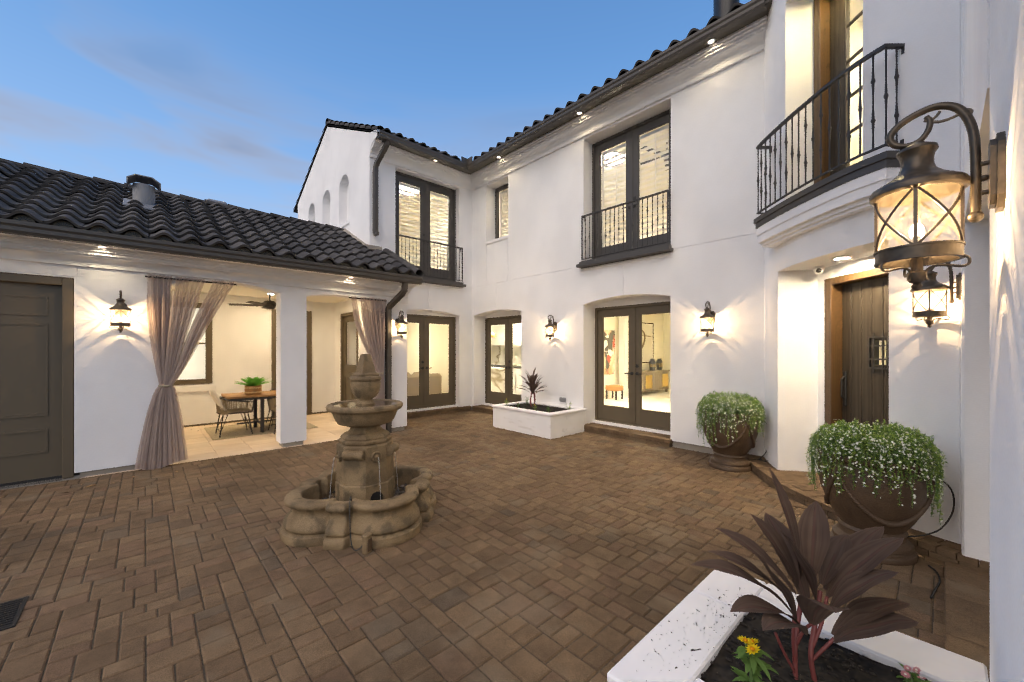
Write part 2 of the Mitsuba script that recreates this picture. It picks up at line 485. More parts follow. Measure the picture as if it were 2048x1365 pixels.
STEP = plan(arc_pts(5.70, 3.05, TR + 0.22, 40) + [(3.0, 4.3), (5.7, 4.3)])
court = sg.box(-3.4, -2.0, XM, YE).difference(STEP)
court = court.difference(sg.box(-3.4, YL - 0.02, XG + 0.22, YE + 0.1))
court = court.union(sg.box(XG + 0.22, 7.2, XM, YE)).buffer(0)
PLANTERS = [sg.box(1.24, -0.1, 2.22, 0.78), sg.box(5.34, 4.76, XM, 6.36)]
for q in PLANTERS: court = court.difference(q)

pv = thing('courtyard_paving', 'brown brick pavers laid in broken rows across the courtyard', None, kind='structure')
scene[pv] = mikit.ply(box(-4.5, 9.0, -4.0, 11.0, -0.07, -0.009), 'm_sand')
near_list, rest = [], []
# an outer border course along the long facade and the rows, each row along the facade's direction
U = 0.0535                                             # the stones come in 2, 3 and 4 units


def ashlar():
    """Stones of several sizes fitted together without long running joints: always fill the lowest stretch of the front."""
    n = int((XM + 3.42) / U) + 2
    h = np.zeros(n, int)
    top = int((YE + 2.6) / U)
    for i in range(0, n - 3, 4): pass
    while True:
        lo = h.min()
        if lo >= top: return
        i = int(np.argmax(h == lo)); k = i
        while k < n and h[k] == lo: k += 1
        run = k - i
        if run == 1:                                   # only at the edge of the field
            h[i] += 2; continue
        ws = [w for w in (2, 3, 3, 4) if w <= run and run - w != 1] or [run if run < 6 else 2]
        w = rnd.choice(ws)
        l = rnd.choice({2: (2, 3, 3, 4), 3: (2, 2, 3, 3, 4), 4: (2, 3, 3), 5: (2, 3)}[w])
        yield -3.42 + i * U, -2.1 + lo * U, w * U, l * U
        h[i:i + w] += l


for x_, y_, w_, l_ in ashlar():
    j = 0.0030
    c = np.array([x_ + w_ / 2, y_ + l_ / 2])
    ahead, side = c @ F, c @ R
    if not (ahead > 1.2 and abs(side) < ahead * 1.42 + 0.5): continue
    q = sg.box(x_ + j, y_ + j, x_ + w_ - j, y_ + l_ - j)
    full = court.contains(q)
    if not (full or court.intersection(q).area > 0.0015): continue
    dz = nrs.normal(0, 0.0009, 4) + nrs.normal(0, 0.0013)
    yaw = nrs.normal(0, 0.009)
    if full:
        v, f_ = bump_box(x_ + j, x_ + w_ - j, y_ + j, y_ + l_ - j, -0.06, 0.0, 0.0075, dz)
        d = v[:, :2] - c
        v[:, :2] = c + d @ np.array([[math.cos(yaw), math.sin(yaw)], [-math.sin(yaw), math.cos(yaw)]])
        m = (v, f_)
    else:
        m = up(court.intersection(q), -0.06, float(dz[0]))
    uv = np.tile([rnd.random(), rnd.random()], (len(m[0]), 1))
    (near_list if abs(side) < ahead * 1.27 and ahead > 1.85 else rest).append((w_ * l_ / ahead ** 3, m, uv))
near_list.sort(key=lambda q: -q[0])
rest += near_list[300:]
for _, m, uv in near_list[:300]:
    put(pv, 'paver', m, 'm_paver', uv=uv)
put(pv, 'paver_field', join([m for _, m, _ in rest]), 'm_paver', uv=np.vstack([u for *_, u in rest]), kind='stuff')


def bricks(parent, name, items):
    for m in items:
        put(parent, name, m, 'm_paver', uv=np.tile([rnd.random() * 0.8, 0.2 + 0.6 * rnd.random()], (len(m[0]), 1)))


# the curved entry step: two courses of brick on the riser, pavers on the tread
es = thing('entry_step', 'curved brick step in front of the plank entry door', None, kind='structure')
scene[es] = mikit.ply(up(STEP.buffer(-0.02), -0.06, 0.088), 'm_sand')
items = []
ro = TR + 0.22
tot = 0
for course in range(2):
    th = -0.62 + (0.03 if course else 0)
    while th < 0.47:
        dth = (0.165 if rnd.random() < 0.7 else 0.11) / ro
        ring_ = []
        for rr in (ro - 0.085, ro + 0.004 * rnd.random()):
            for tt in (th + 0.0012, th + dth - 0.0012):
                t_, s_ = TC[0] + rr * math.sin(-tt), TC[1] - rr * math.cos(tt)
                ring_.append(st(t_, s_))
        z0, z1 = (-0.03, 0.047) if course == 0 else (0.051, 0.1 + rnd.gauss(0, 0.0012))
        pts = [(px, py, z0 if course == 0 else z0) for px, py in ring_] + [(px, py, z1) for px, py in ring_]
        items.append(hull(pts))
        th += dth
# tread pavers in rows that follow the curve
for k in range(9):
    r1 = ro - 0.088 - k * 0.118
    th = -0.66 + 0.02 * k + rnd.random() * 0.03
    while th < 0.5:
        dth = rnd.choice([0.165, 0.225, 0.165]) / r1
        t_, s_ = TC[0] - r1 * math.sin(th), TC[1] - r1 * math.cos(th)
        if 2.95 < t_ < 5.75:
            pts = []
            zt = 0.1 + rnd.gauss(0, 0.0012)
            for rr, zz in ((r1 - 0.113, 0.05), (r1, 0.05), (r1 - 0.113, zt), (r1, zt)):
                for tt in (th + 0.0014, th + dth - 0.0014):
                    px, py = st(TC[0] - rr * math.sin(tt), TC[1] - rr * math.cos(tt))
                    pts.append((px, py, zz))
            c = np.mean(pts, 0)[:2]
            if not (c[0] > 6.5): items.append(hull(pts))
        th += dth
bricks(es, 'paver', items)

# passage floor behind the near opening: larger flat pavers, a little raised
pf = thing('passage_paving', 'row of large brown pavers inside the passage opening', None, kind='structure')
scene[pf] = mikit.ply(box(1.9, 4.5, -3.2, -0.02, -0.05, 0.0), 'm_sand')
items = []
yy = -0.005
for r_ in range(9):
    xx = 2.25 + (0.13 if r_ % 2 else 0)
    while xx < 4.36:
        l = rnd.choice([0.3, 0.24, 0.2])
        v, f_ = bump_box(xx + .004, min(xx + l, 4.37) - .004, yy - 0.216, yy - .004, -0.03, 0.035, 0.007, nrs.normal(0, .001, 4))
        items.append((v, f_)); xx += l
    yy -= 0.22
bricks(pf, 'paver', items)

# ------------------------------------------------------------------ the two-storey house
H = thing('white_house', 'white stucco two-storey house with dark tile roof, French doors and a curved balcony', 'house')
JT = 0.010                                            # control joints: fine grooves cut into the wall


def wall_with_joints(poly, fn, depth, joints):
    """The wall in two layers: a 12 mm outer skin parted along the joints, and the body behind it."""
    skin = poly
    for a0, a1, b0, b1 in joints: skin = skin.difference(rect(a0, a1, b0, b1))
    body = extr(poly, depth - 0.012, lambda a, b, c: fn(a, b, c + 0.012))
    return join([body, extr(skin, 0.0118, fn)])


# long facade: lower and upper openings
OM = {'kitchen': arch(6.587, 8.397, 0.10, 2.495, 2.585), 'hall': arch(3.049, 4.826, 0.10, 2.49, 2.59),
      'window': rect(7.04, 7.875, 4.34, 5.765), 'balcony_door': rect(3.043, 4.823, 3.27, 5.765)}
wm = rect(1.3, 9.2, 0.10, 6.32)
for q in OM.values(): wm = wm.difference(q)
jm = [(1.3, 9.2, 3.255 - JT / 2, 3.255 + JT / 2), (7.85 - JT / 2, 7.85 + JT / 2, 3.255, 4.34), (7.05 - JT / 2, 7.05 + JT / 2, 3.255, 4.34), (7.49 - .003, 7.49 + .003, 2.585, 3.255),
      (3.93 - .003, 3.93 + .003, 2.59, 3.15)]
put(H, 'wall', wall_with_joints(wm, fM, 0.5, jm), 'm_stucco', label='long white stucco facade with two arched French doors below')
put(H, 'plinth', box(XM + 0.03, XM + 0.4, 1.3, 9.0, -0.05, 0.1), 'm_plinth')
# apron panels under the upper openings
put(H, 'sill', bx(fM, 3.03, 4.90, 3.16, 3.20, -0.022, 0.01), 'm_stucco')
put(H, 'sill', bx(fM, 7.03, 7.885, 4.27, 4.335, -0.03, 0.02), 'm_stucco')

# end wing facade
OE = {'living': arch(4.15, 5.972, 0.10, 2.475, 2.565), 'juliet': rect(4.20, 5.966, 3.27, 5.77)}
we = rect(XG + 0.198, 6.9, 0.10, 6.32)
for q in OE.values(): we = we.difference(q)
je = [(XG + 0.198, 6.9, 3.262 - JT / 2, 3.262 + JT / 2), (5.05 - .003, 5.05 + .003, 2.565, 3.17)]
put(H, 'wall', wall_with_joints(we, fE, 0.42, je), 'm_stucco', label='end wing wall with a French balcony above and a French door below')
put(H, 'wall', box(XG + 0.0, XG + 0.1985, YE - 0.0, YE + 0.0025, 0.1, 6.32), 'm_stucco')
put(H, 'sill', bx(fE, 4.12, 6.05, 3.16, 3.20, -0.022, 0.01), 'm_stucco')
put(H, 'plinth', box(XG + 0.02, XM, YE + 0.03, YE + 0.3, -0.05, 0.1), 'm_plinth')

# gable wall with three blind niches
wg = sg.Polygon([(YE + 0.003, 0.1), (14.0, 0.1), (14.0, 6.26), (11.2, 7.585), (YE + 0.003, 6.335)])
NICHES = [(10.0, 0.33, 4.70), (11.285, 0.32, 4.70), (12.575, 0.31, 4.70)]
skin = wg
for c, w, b in NICHES:
    skin = skin.difference(sg.Point(c, 5.90 - w).buffer(w, 24).union(rect(c - w, c + w, b, 5.90 - w)))
DU = (9.15, 10.13)
dutch_hole = rect(DU[0] - 0.06, DU[1] + 0.06, 0.02, 2.50)
skin = skin.difference(dutch_hole)
put(H, 'gable_wall', join([extr(skin, 0.2, lambda a, b, c: (XG - 0.003 + c, a, b)), extr(wg.difference(dutch_hole).difference(rect(YE - .1, YE + .421, 0, 8)), 0.2, lambda a, b, c: (XG + 0.1972 + c, a, b))]), 'm_stucco', label='white gable wall with three blind arched niches')
# other sides of the wing (behind)
put(H, 'back_wall', [box(XG + 0.4, 14.5, 14.0, 14.3, 0, 6.2), box(14.2, 14.5, -4, 14.0, 0, 6.2)], 'm_stucco')
for c, w, b in NICHES: put(H, 'sill', bx(fG, c - w - 0.04, c + w + 0.04, b - 0.08, b, -0.03, 0.18), 'm_stucco')

# drum at the corner
mass_l = plan(arc_pts(T_M + 0.25, tL) + [(4.86, 3.76), (5.9, 3.9)])
mass_r = plan(arc_pts(tR_, T_N) + [(3.0, 3.75), (3.40, 3.76)])
head = plan(arc_pts(T_M + 0.25, T_N, n=40) + [(3.0, 4.0), (5.9, 4.0)])
tu_l = plan(arc_pts(T_M + 0.25, uL) + [(4.68, 3.66), (5.9, 3.8)])
tu_r = plan(arc_pts(uR, T_N) + [(3.0, 3.65), (3.62, 3.66)])
drum = [up(mass_l, 0.0, 2.58), up(mass_r, 0.0, 2.58), up(head, 2.58, 3.29), up(tu_l, 3.29, 5.75), up(tu_r, 3.29, 5.75), up(head, 5.75, 7.6)]
put(H, 'drum_wall', drum, 'm_stucco', smooth=25, label='curved white wall at the entry with a doorway on each floor')

# near wall: curved corner to pilaster, opening, pier with the lantern
put(H, 'pilaster', [cbox(4.38, 4.80, -0.50, -0.097, 0.055, 2.53, 0.012), box(4.40, 4.8, -0.49, -0.11, -0.05, 0.06)], 'm_stucco', label='white pilaster between the entry and the passage opening')
put(H, 'near_wall', [box(2.2, 4.38, -0.45, -0.108, 2.53, 6.6), box(4.38, 4.9, -0.45, -0.097, 2.5302, 6.6), cbox(1.16, 2.2, -0.50, -0.113, -0.05, 6.6, 0.012)], 'm_stucco', label='white stucco wall close by, carrying the large lantern')
put(H, 'passage_wall', [box(4.38, 4.7, -3.6, -0.5, 0, 2.53), box(1.0, 4.7, -3.9, -3.6, 0, 2.9), box(1.16, 4.7, -3.6, -0.45, 2.53, 2.7)], 'm_stucco')

# cornices (out from wall, up)
cor = [(0, 5.805), (0.046, 5.800), (0.046, 5.842), (0.038, 5.846), (0.038, 5.868)] + [(0.045 + 0.125 * (1 - math.cos(a)), 5.868 + 0.10 * math.sin(a)) for a in np.linspace(0.12, math.pi / 2, 8)] + [(0.170, 5.984), (0.200, 5.986), (0.200, 6.020), (0.235, 6.024), (0.240, 6.050), (0.262, 6.054), (0.262, 6.085), (0, 6.085)]
put(H, 'cornice', mould(cor, 1.60, YE, lambda a, b, o: oM(a, b, o), 0, 1), 'm_trim', smooth=30)
put(H, 'cornice', mould(cor, XG, XM, lambda a, b, o: oE(a, b, o), 0, 1), 'm_trim', smooth=30)
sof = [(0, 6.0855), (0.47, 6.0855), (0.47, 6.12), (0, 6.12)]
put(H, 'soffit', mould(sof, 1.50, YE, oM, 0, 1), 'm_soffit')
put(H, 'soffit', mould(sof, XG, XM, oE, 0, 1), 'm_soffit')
gut = [(0.44, 6.03), (0.53, 6.03), (0.545, 6.06), (0.545, 6.10), (0.56, 6.125), (0.56, 6.165), (0.545, 6.165), (0.535, 6.12), (0.52, 6.05), (0.452, 6.05), (0.452, 6.165), (0.44, 6.165)]
put(H, 'gutter', mould(gut, 1.55, YE, oM, 0, 1), 'm_gutter', smooth=25)
put(H, 'gutter', mould(gut, XG - 0.02, XM, oE, 0, 1), 'm_gutter', smooth=25)
# splash guards where the gutters meet
put(H, 'splash_guard', [box(XM - 0.56, XM - 0.545, YE - 0.74, YE - 0.56, 6.13, 6.29), box(XM - 0.74, XM - 0.56, YE - 0.56, YE - 0.545, 6.13, 6.29)], 'm_gutter')
# corbel return at the gable corner
cb = [(0, 5.80), (0.04, 5.80), (0.04, 5.86)] + [(0.04 + 0.24 * (1 - math.cos(a)), 5.86 + 0.22 * math.sin(a)) for a in np.linspace(0, math.pi / 2, 8)] + [(0.40, 6.10), (0.40, 6.25), (0, 6.32)]
put(H, 'corbel', extr(sg.Polygon(cb), 0.16, lambda a, b, c: (XG - 0.012 + c, YE - a, b)), 'm_trim', smooth=30)


# barrel tiles: an S-shaped tile, laid so that the hump runs up the slope
def s_tile(w, l, amp=0.060, th=0.020, n=13):
    xs = np.linspace(-0.5, 0.5, n)
    zz = amp * np.where(np.abs(xs) < 0.31, np.cos(xs / 0.31 * math.pi / 2), -0.42 * np.sin((np.abs(xs) - 0.31) / 0.38 * math.pi))
    P = []
    for yy_, lift in ((0.0, 0.044), (0.10 * l, 0.042), (l * 1.10, 0.0)):
        P.append(np.stack([xs * w, np.full(n, yy_), zz + lift], 1))
    v = np.vstack(P + [P[0] - [0, 0, th + 0.012]])
    f = []
    for a, b in ((0, 1), (1, 2), (3, 0)):
        for i in range(n - 1):
            p, q = a * n + i, b * n + i
            f += [(p, p + 1, q + 1), (p, q + 1, q)]
    return v, np.array(f)


def lay(parent, name, origin, ea, eu, w, l, cols, rows, keep=None, jit=1.0, first=300, field='tile_field'):
    """Tiles along the eave direction ea and up the slope eu from origin."""
    nz = np.cross(ea, eu); nz *= np.sign(nz[2])
    M0 = np.stack([ea, eu, nz], 1)
    out = []
    for r_ in range(rows):
        for c_ in cols:
            o = origin + ea * (c_ * w) + eu * (r_ * l) + nz * nrs.normal(0, 0.003 * jit) + eu * nrs.normal(0, 0.006 * jit) + ea * nrs.normal(0, 0.003 * jit)
            if keep and not keep(o): continue
            m = s_tile(w, l)
            tw = nrs.normal(0, 0.012 * jit); ct, sn = math.cos(tw), math.sin(tw)
            W = M0 @ np.array([[ct, -sn, 0], [sn, ct, 0], [0, 0, 1]])
            v = m[0] @ W.T + o
            f = m[1] if np.linalg.det(W) > 0 else m[1][:, ::-1]
            out.append(((v, f), np.tile([rnd.random(), 0.5], (len(v), 1))))
    return out


RH = f'{H}__roof'
SL = 0.46
e_up = np.array([0, 1.0, SL]); e_up /= np.linalg.norm(e_up)
m_up = np.array([1.0, 0, SL]); m_up /= np.linalg.norm(m_up)
ez = 6.15
roof_m = [np.array([(XM - 0.48, 1.2, ez), (XM - 0.48, YE - 0.48, ez), (XM + 4.0, YE + 4.0, ez + 4.48 * SL), (XM + 4.0, -2.0, ez + 4.48 * SL)])]
rp = lambda P: (np.array(P, float), np.array([[0, 1, 2], [0, 2, 3]]))
put(H, 'roof', join([rp([(XM - 0.48, 1.25, ez), (XM - 0.48, YE - 0.48, ez), (XM + 2.25, 11.2, ez + 2.73 * SL), (XM + 2.25, 1.25, ez + 2.73 * SL)]),
                     rp([(XG - 0.03, YE - 0.48, ez), (XM - 0.48, YE - 0.48, ez), (XM + 2.25, 11.2, ez + 3.21 * SL), (XG - 0.03, 11.2, ez + 3.21 * SL)]),
                     rp([(XG - 0.03, 11.2, ez + 3.21 * SL), (XM + 2.25, 11.2, ez + 3.21 * SL), (XM + 2.25, 14.45, ez - 0.04), (XG - 0.03, 14.45, ez - 0.04)]),
                     rp([(XM + 2.25, 1.25, ez + 2.73 * SL), (XM + 2.25, 14.45, ez + 2.73 * SL), (14.6, 14.45, ez), (14.6, 1.25, ez)])]), 'm_roof')
tl = lay(H, 'tile', np.array([XM - 0.47, 1.9, ez + 0.045]), np.array([0, 1.0, 0]), m_up, 0.289, 0.33, range(0, 21), 4)
tl += lay(H, 'tile', np.array([XG + 0.18, YE - 0.47, ez + 0.045]), np.array([1.0, 0, 0]), e_up, 0.289, 0.33, range(0, 8), 5, keep=lambda o: o[0] < XM - 0.3 + (o[1] - YE))
for m, uv in tl:
    k = num(f'{RH}__tile'); scene[k] = mikit.ply(m, 'm_roof', smooth=40) if False else mikit.ply(m, 'm_roof', smooth=False, uv=uv)
# rake tiles along the gable: half barrels laid down both slopes
P0 = np.array([XG - 0.02, YE - 0.45, ez + 0.06]); top = np.array([XG - 0.02, 11.2, ez + 3.21 * SL + 0.06]); P1 = np.array([XG - 0.02, 14.45, ez - 0.0])
for a, b, n_ in ((P0, top, 10), (P1, top, 10)):
    d = (b - a) / n_
    for i in range(n_):
        o = a + d * i
        ang = np.linspace(-0.9, math.pi + 0.25, 9)
        Pq = []
        for q, rr in ((0.0, 0.088), (1.12, 0.070)):
            Pq.append([o + d * q + np.array([0.075 + rr * math.cos(t_), 0, rr * math.sin(t_) + 0.02 * (1 - q)]) for t_ in ang[::-1]])
        m = sheet(Pq)
        k = num(f'{RH}__rake_tile'); scene[k] = mikit.ply(m, 'm_roof', smooth=False, uv=np.tile([rnd.random(), 0.5], (len(m[0]), 1)))
# ridge caps
for i in range(16):
    o = np.array([XG - 0.02 + 0.31 * i, 11.2, ez + 3.21 * SL + 0.06])
    m = sheet([[o + np.array([q, 0.11 * math.cos(t_) * (1 - .1 * q), 0.10 * math.sin(t_) + 0.02 * (1 - q)]) for t_ in np.linspace(-0.3, math.pi + 0.3, 8)] for q in (0.0, 0.34)])
    k = num(f'{RH}__ridge_cap'); scene[k] = mikit.ply(m, 'm_roof', smooth=False, uv=np.tile([rnd.random(), 0.5], (len(m[0]), 1)))
# taller entry tower roof edge beyond the drum, seen at the top of the picture
put(H, 'flue', [tube([(6.7, 2.3, 6.2), (6.7, 2.3, 7.6)], 0.18, 20)], 'm_black', smooth=40)

# downspout on the gable corner, ending on the loggia roof
dsx = XG + 0.10
dp = [(dsx + 0.09, YE - 0.46, 6.05), (dsx + 0.085, YE - 0.43, 5.97), (dsx + 0.07, YE - 0.36, 5.90), (dsx + 0.01, YE - 0.12, 5.66), (dsx, YE - 0.075, 5.58), (dsx, YE - 0.07, 5.45), (dsx, YE - 0.07, 4.15)]
put(H, 'downspout', [tube(dp, 0.062, 4, squash=1.0), cbox(dsx - 0.035, dsx + 0.035, YE - 0.20, YE - 0.03, 4.09, 4.16, 0.008)], 'm_gutter')


# ------------------------------------------------------------------ doors and windows
def glazed_leaf(parent, fn, a0, a1, b0, b1, c, mat, stile=0.115, top_=0.13, bot=0.27, hand=1, pane='m_pane'):
    d0, d1 = c, c + 0.045
    leaf = [bx(fn, a0, a0 + stile, b0, b1, d0, d1, 0.004), bx(fn, a1 - stile, a1, b0, b1, d0, d1, 0.004),
            bx(fn, a0 + stile, a1 - stile, b1 - top_, b1, d0 + .001, d1 - .001), bx(fn, a0 + stile, a1 - stile, b0, b0 + bot, d0 + .001, d1 - .001)]
    i = 0.014
    for q in ((a0 + stile, a0 + stile + i, b0 + bot, b1 - top_), (a1 - stile - i, a1 - stile, b0 + bot, b1 - top_), (a0 + stile + i, a1 - stile - i, b1 - top_ - i, b1 - top_), (a0 + stile + i, a1 - stile - i, b0 + bot, b0 + bot + i)):
        leaf.append(bx(fn, *q, d0 + 0.008, d1 - 0.01))
    put(parent, 'leaf', leaf, mat)
    g0 = np.stack(fn(np.array([a0 + stile, a1 - stile, a1 - stile, a0 + stile]), np.array([b0 + bot, b0 + bot, b1 - top_, b1 - top_]), np.full(4, c + 0.022)), 1)
    put(parent, 'pane', (g0, np.array([[0, 1, 2], [0, 2, 3]])), pane)


def lever(parent, fn, a, b, c, way):
    put(parent, 'handle', [bx(fn, a - 0.028, a + 0.028, b - 0.028, b + 0.028, c - 0.012, c, 0.005), bx(fn, a - 0.009, a + 0.009, b - 0.009, b + 0.009, c - 0.05, c - 0.01),
                           bx(fn, a - 0.01 if way > 0 else a - 0.125, a + 0.125 if way > 0 else a + 0.01, b - 0.009, b + 0.009, c - 0.062, c - 0.046, 0.004)], 'm_iron')


def french(parent, name, fn, a0, a1, b0, b1, c, mat, label, arch_top=None, sill=True, flip=1, stile=0.115, bot=0.27):
    k = num(f'{parent}__{name}')
    fr = 0.05
    frame = [bx(fn, a0, a0 + fr, b0, b1, c - 0.02, c + 0.09, 0.004), bx(fn, a1 - fr, a1, b0, b1, c - 0.02, c + 0.09, 0.004), bx(fn, a0 + fr, a1 - fr, b1 - fr, b1, c - 0.02, c + 0.09, 0.004),
             bx(fn, a0 + fr, a1 - fr, b0, b0 + 0.03, c - 0.03, c + 0.09)]
    scene[k] = mikit.ply(join(frame), mat)
    labels[k] = {'label': label}
    mid = (a0 + a1) / 2
    glazed_leaf(k, fn, a0 + fr + .002, mid - .004, b0 + 0.033, b1 - fr - .003, c + 0.005, mat, stile=stile, bot=bot)
    glazed_leaf(k, fn, mid + .004, a1 - fr - .002, b0 + 0.033, b1 - fr - .003, c + 0.005, mat, stile=stile, bot=bot)
    put(k, 'astragal', bx(fn, mid - 0.022, mid + 0.022, b0 + 0.035, b1 - fr - .005, c - 0.012, c + 0.004, 0.004), mat)
    lever(k, fn, mid - 0.055, b0 + 0.98, c + 0.005, -1); lever(k, fn, mid + 0.055, b0 + 0.98, c + 0.005, 1)
    dead = [bx(fn, mid - 0.085, mid - 0.03, b0 + 1.10, b0 + 1.155, c - 0.012, c + .005, 0.006)]
    put(k, 'deadbolt', dead, 'm_iron')
    return k


def arch_fill(parent, fn, a0, a1, b0, bs, bc, c):
    """The plaster above a square-headed door inside an arched opening."""
    q = arch(a0 + .001, a1 - .001, b0, bs, bc)
    put(parent, 'arch_infill', extr(q, 0.10, lambda a, b, cc: fn(a, b, cc + c)), 'm_stucco')


RC = 0.40
french(H, 'french_door', fM, 3.052, 4.823, 0.17, 2.45, RC, 'm_bronze', 'bronze French door nearest the entry, painting and console behind the glass')
arch_fill(H, fM, 3.049, 4.826, 2.45, 2.49, 2.59, RC - 0.03)
french(H, 'french_door', fM, 6.59, 8.394, 0.17, 2.45, RC, 'm_bronze', 'bronze French door beside the white planter, kitchen behind the glass')
arch_fill(H, fM, 6.587, 8.397, 2.45, 2.495, 2.585, RC - 0.03)
french(H, 'french_door', fE, 4.153, 5.969, 0.17, 2.45, 0.18, 'm_bronze', 'bronze French door of the end wing, sofa behind the glass')
arch_fill(H, fE, 4.15, 5.972, 2.45, 2.475, 2.565, 0.15)
french(H, 'french_door', fM, 3.046, 4.82, 3.29, 5.757, 0.30, 'm_charcoal', 'charcoal French door on the upper floor of the long facade, white shutters behind', bot=0.30)
french(H, 'french_door', fE, 4.203, 5.963, 3.29, 5.762, 0.17, 'm_charcoal', 'charcoal French door above the end wing, white shutters behind', bot=0.30)
for fn, a0, a1, c0, c1 in ((fM, 3.05, 4.825, 0.06, RC + 0.1), (fM, 6.59, 8.395, 0.06, RC + 0.1), (fE, 4.152, 5.97, 0.04, 0.29)):
    put(H, 'threshold', bx(fn, a0, a1, 0.125, 0.169, c1 - 0.22, c1), 'm_white')


# brick steps under the ground-floor French doors
def brick_step(label, fn, a0, a1, front, back):
    k = thing('brick_step', label, None, kind='structure')
    scene[k] = mikit.ply(bx(fn, a0 + .01, a1 - .01, -0.05, 0.10, front + .012, back), 'm_sand')
    items = []
    a = a0
    while a < a1 - 0.02:
        l = min(0.108, a1 - a)
        for z0, z1 in ((0.058, 0.122),):
            cc = front
            m = bx(fn, a + .002, a + l - .002, z0, z1 + rnd.gauss(0, .001), cc + rnd.gauss(0, .002), cc + 0.2, 0.005); items.append(m)
        m = bx(fn, a + .002, a + l - .002, 0.07, 0.121 + rnd.gauss(0, .001), front + 0.203, back, 0.004); items.append(m)
        a += l
    a = a0 + 0.02
    while a < a1 - 0.02:
        l = min(0.205, a1 - a)
        items.append(bx(fn, a + .002, a + l - .002, -0.03, 0.054, front + 0.006, front + 0.11, 0.005)); a += l
    bricks(k, 'brick', items)


brick_step('low brick step under the French door nearest the entry', fM, 3.02, 4.86, -0.07, 0.36)
brick_step('low brick step under the kitchen French door behind the white planter', fM, 6.50, 8.40, -0.05, 0.36)
brick_step('low brick step under the French door of the end wing', fE, 3.95, 6.30, -0.06, 0.16)

# small upper window
w_ = num(f'{H}__window')
fr = [bx(fM, 7.045, 7.115, 4.345, 5.76, 0.29, 0.37, .004), bx(fM, 7.80, 7.87, 4.345, 5.76, 0.29, 0.37, .004), bx(fM, 7.115, 7.80, 5.685, 5.76, 0.29, 0.37, .004), bx(fM, 7.115, 7.80, 4.345, 4.43, 0.29, 0.37, .004)]
scene[w_] = mikit.ply(join(fr), 'm_charcoal'); labels[w_] = {'label': 'small upper window with white blinds near the inside corner'}
put(w_, 'pane', rp(np.stack(fM(np.array([7.115, 7.8, 7.8, 7.115]), np.array([4.43, 4.43, 5.685, 5.685]), np.full(4, 0.33)), 1)), 'm_pane')


def shutter(parent, fn, a0, a1, b0, b1, c, tilt=0.5, pitch=0.098, fw=0.045, wide=0.088):
    k = num(f'{parent}__shutter')
    scene[k] = mikit.ply(join([bx(fn, a0, a0 + fw, b0, b1, c, c + 0.03), bx(fn, a1 - fw, a1, b0, b1, c, c + 0.03), bx(fn, a0 + fw, a1 - fw, b1 - 0.06, b1, c, c + 0.03), bx(fn, a0 + fw, a1 - fw, b0, b0 + 0.06, c, c + 0.03),
                               bx(fn, (a0 + a1) / 2 - .006, (a0 + a1) / 2 + .006, b0 + .1, b1 - .1, c - 0.035, c - 0.025)]), 'm_shutter')
    b = b0 + 0.10
    while b < b1 - 0.09:
        hw, hh = wide / 2 * math.cos(tilt), wide / 2 * math.sin(tilt)
        q = np.array([[a0 + fw, b - hh, c + 0.015 - hw], [a1 - fw, b - hh, c + 0.015 - hw], [a1 - fw, b + hh, c + 0.015 + hw], [a0 + fw, b + hh, c + 0.015 + hw]])
        q = np.vstack([q, q + [0, 0.007, 0]])
        v = np.stack(fn(q[:, 0], q[:, 1], q[:, 2]), 1)
        fa = np.array([[0, 1, 2], [0, 2, 3], [4, 6, 5], [4, 7, 6], [0, 4, 5], [0, 5, 1], [2, 6, 7], [2, 7, 3]])
        put(k, 'slat', (v, fa), 'm_shutter')
        b += pitch


shutter(H, fM, 3.97, 4.70, 3.46, 5.60, 0.44, -0.22); shutter(H, fM, 3.15, 3.90, 3.46, 5.60, 0.44, -0.06)
shutter(H, fE, 4.30, 5.04, 3.46, 5.60, 0.31, -0.12); shutter(H, fE, 5.10, 5.87, 3.46, 5.60, 0.31, -0.16)
shutter(H, fM, 7.10, 7.81, 4.40, 5.70, 0.42, -0.3)


# railings
def baluster(p0, z0, z1, kn, r=0.0075):
    z = [z0, z0 + 0.02]; rr = [r, r]
    for kz in kn:
        k = z0 + (z1 - z0) * kz
        z += [k - 0.12, k - 0.02, k - 0.014, k - 0.006, k + 0.006, k + 0.014, k + 0.02, k + 0.12]
        rr += [r * 0.8, r * 1.35, r * 1.5, r * 2.1, r * 2.1, r * 1.5, r * 1.35, r * 0.8]
    z += [z1 - 0.02, z1]; rr += [r, r]
    o = np.argsort(z)
    return tube([(p0[0], p0[1], z[i]) for i in o], [rr[i] for i in o], 6)


KN = [(0.5,), (0.3, 0.72), (0.5,), (0.42,), (0.26, 0.74)]


def straight_rail(label, fn, a0, a1, out, z0, z1, n, ret=0.10):
    k = num(f'{H}__balcony_railing')
    scene[k] = mikit.ply(join([bx(fn, a0, a1, z1 - 0.028, z1, -out - .017, -out + .017, .004), bx(fn, a0, a1, z0, z0 + 0.016, -out - .012, -out + .012, .003)] +
                              [bx(fn, a - .011, a + .011, z0, z1 - 0.028, -out - .011, -out + .011) for a in (a0 + .011, a1 - .011)] +
                              [bx(fn, a - .013, a + .013, z1 - 0.03, z1 - .004, -out + .012, 0.0) for a in (a0 + .02, a1 - .02)] + [bx(fn, a - .013, a + .013, z1 - 0.09, z1 + .002, -0.012, 0.0) for a in (a0 + .02, a1 - .02)]), 'm_iron')
    labels[k] = {'label': label}
    for i in range(1, n):
        a = a0 + (a1 - a0) * i / n
        x_, y_, _ = fn(a, 0, -out)
        put(k, 'baluster', baluster((x_, y_), z0 + .016, z1 - 0.028, KN[i % 5]), 'm_iron', smooth=50)


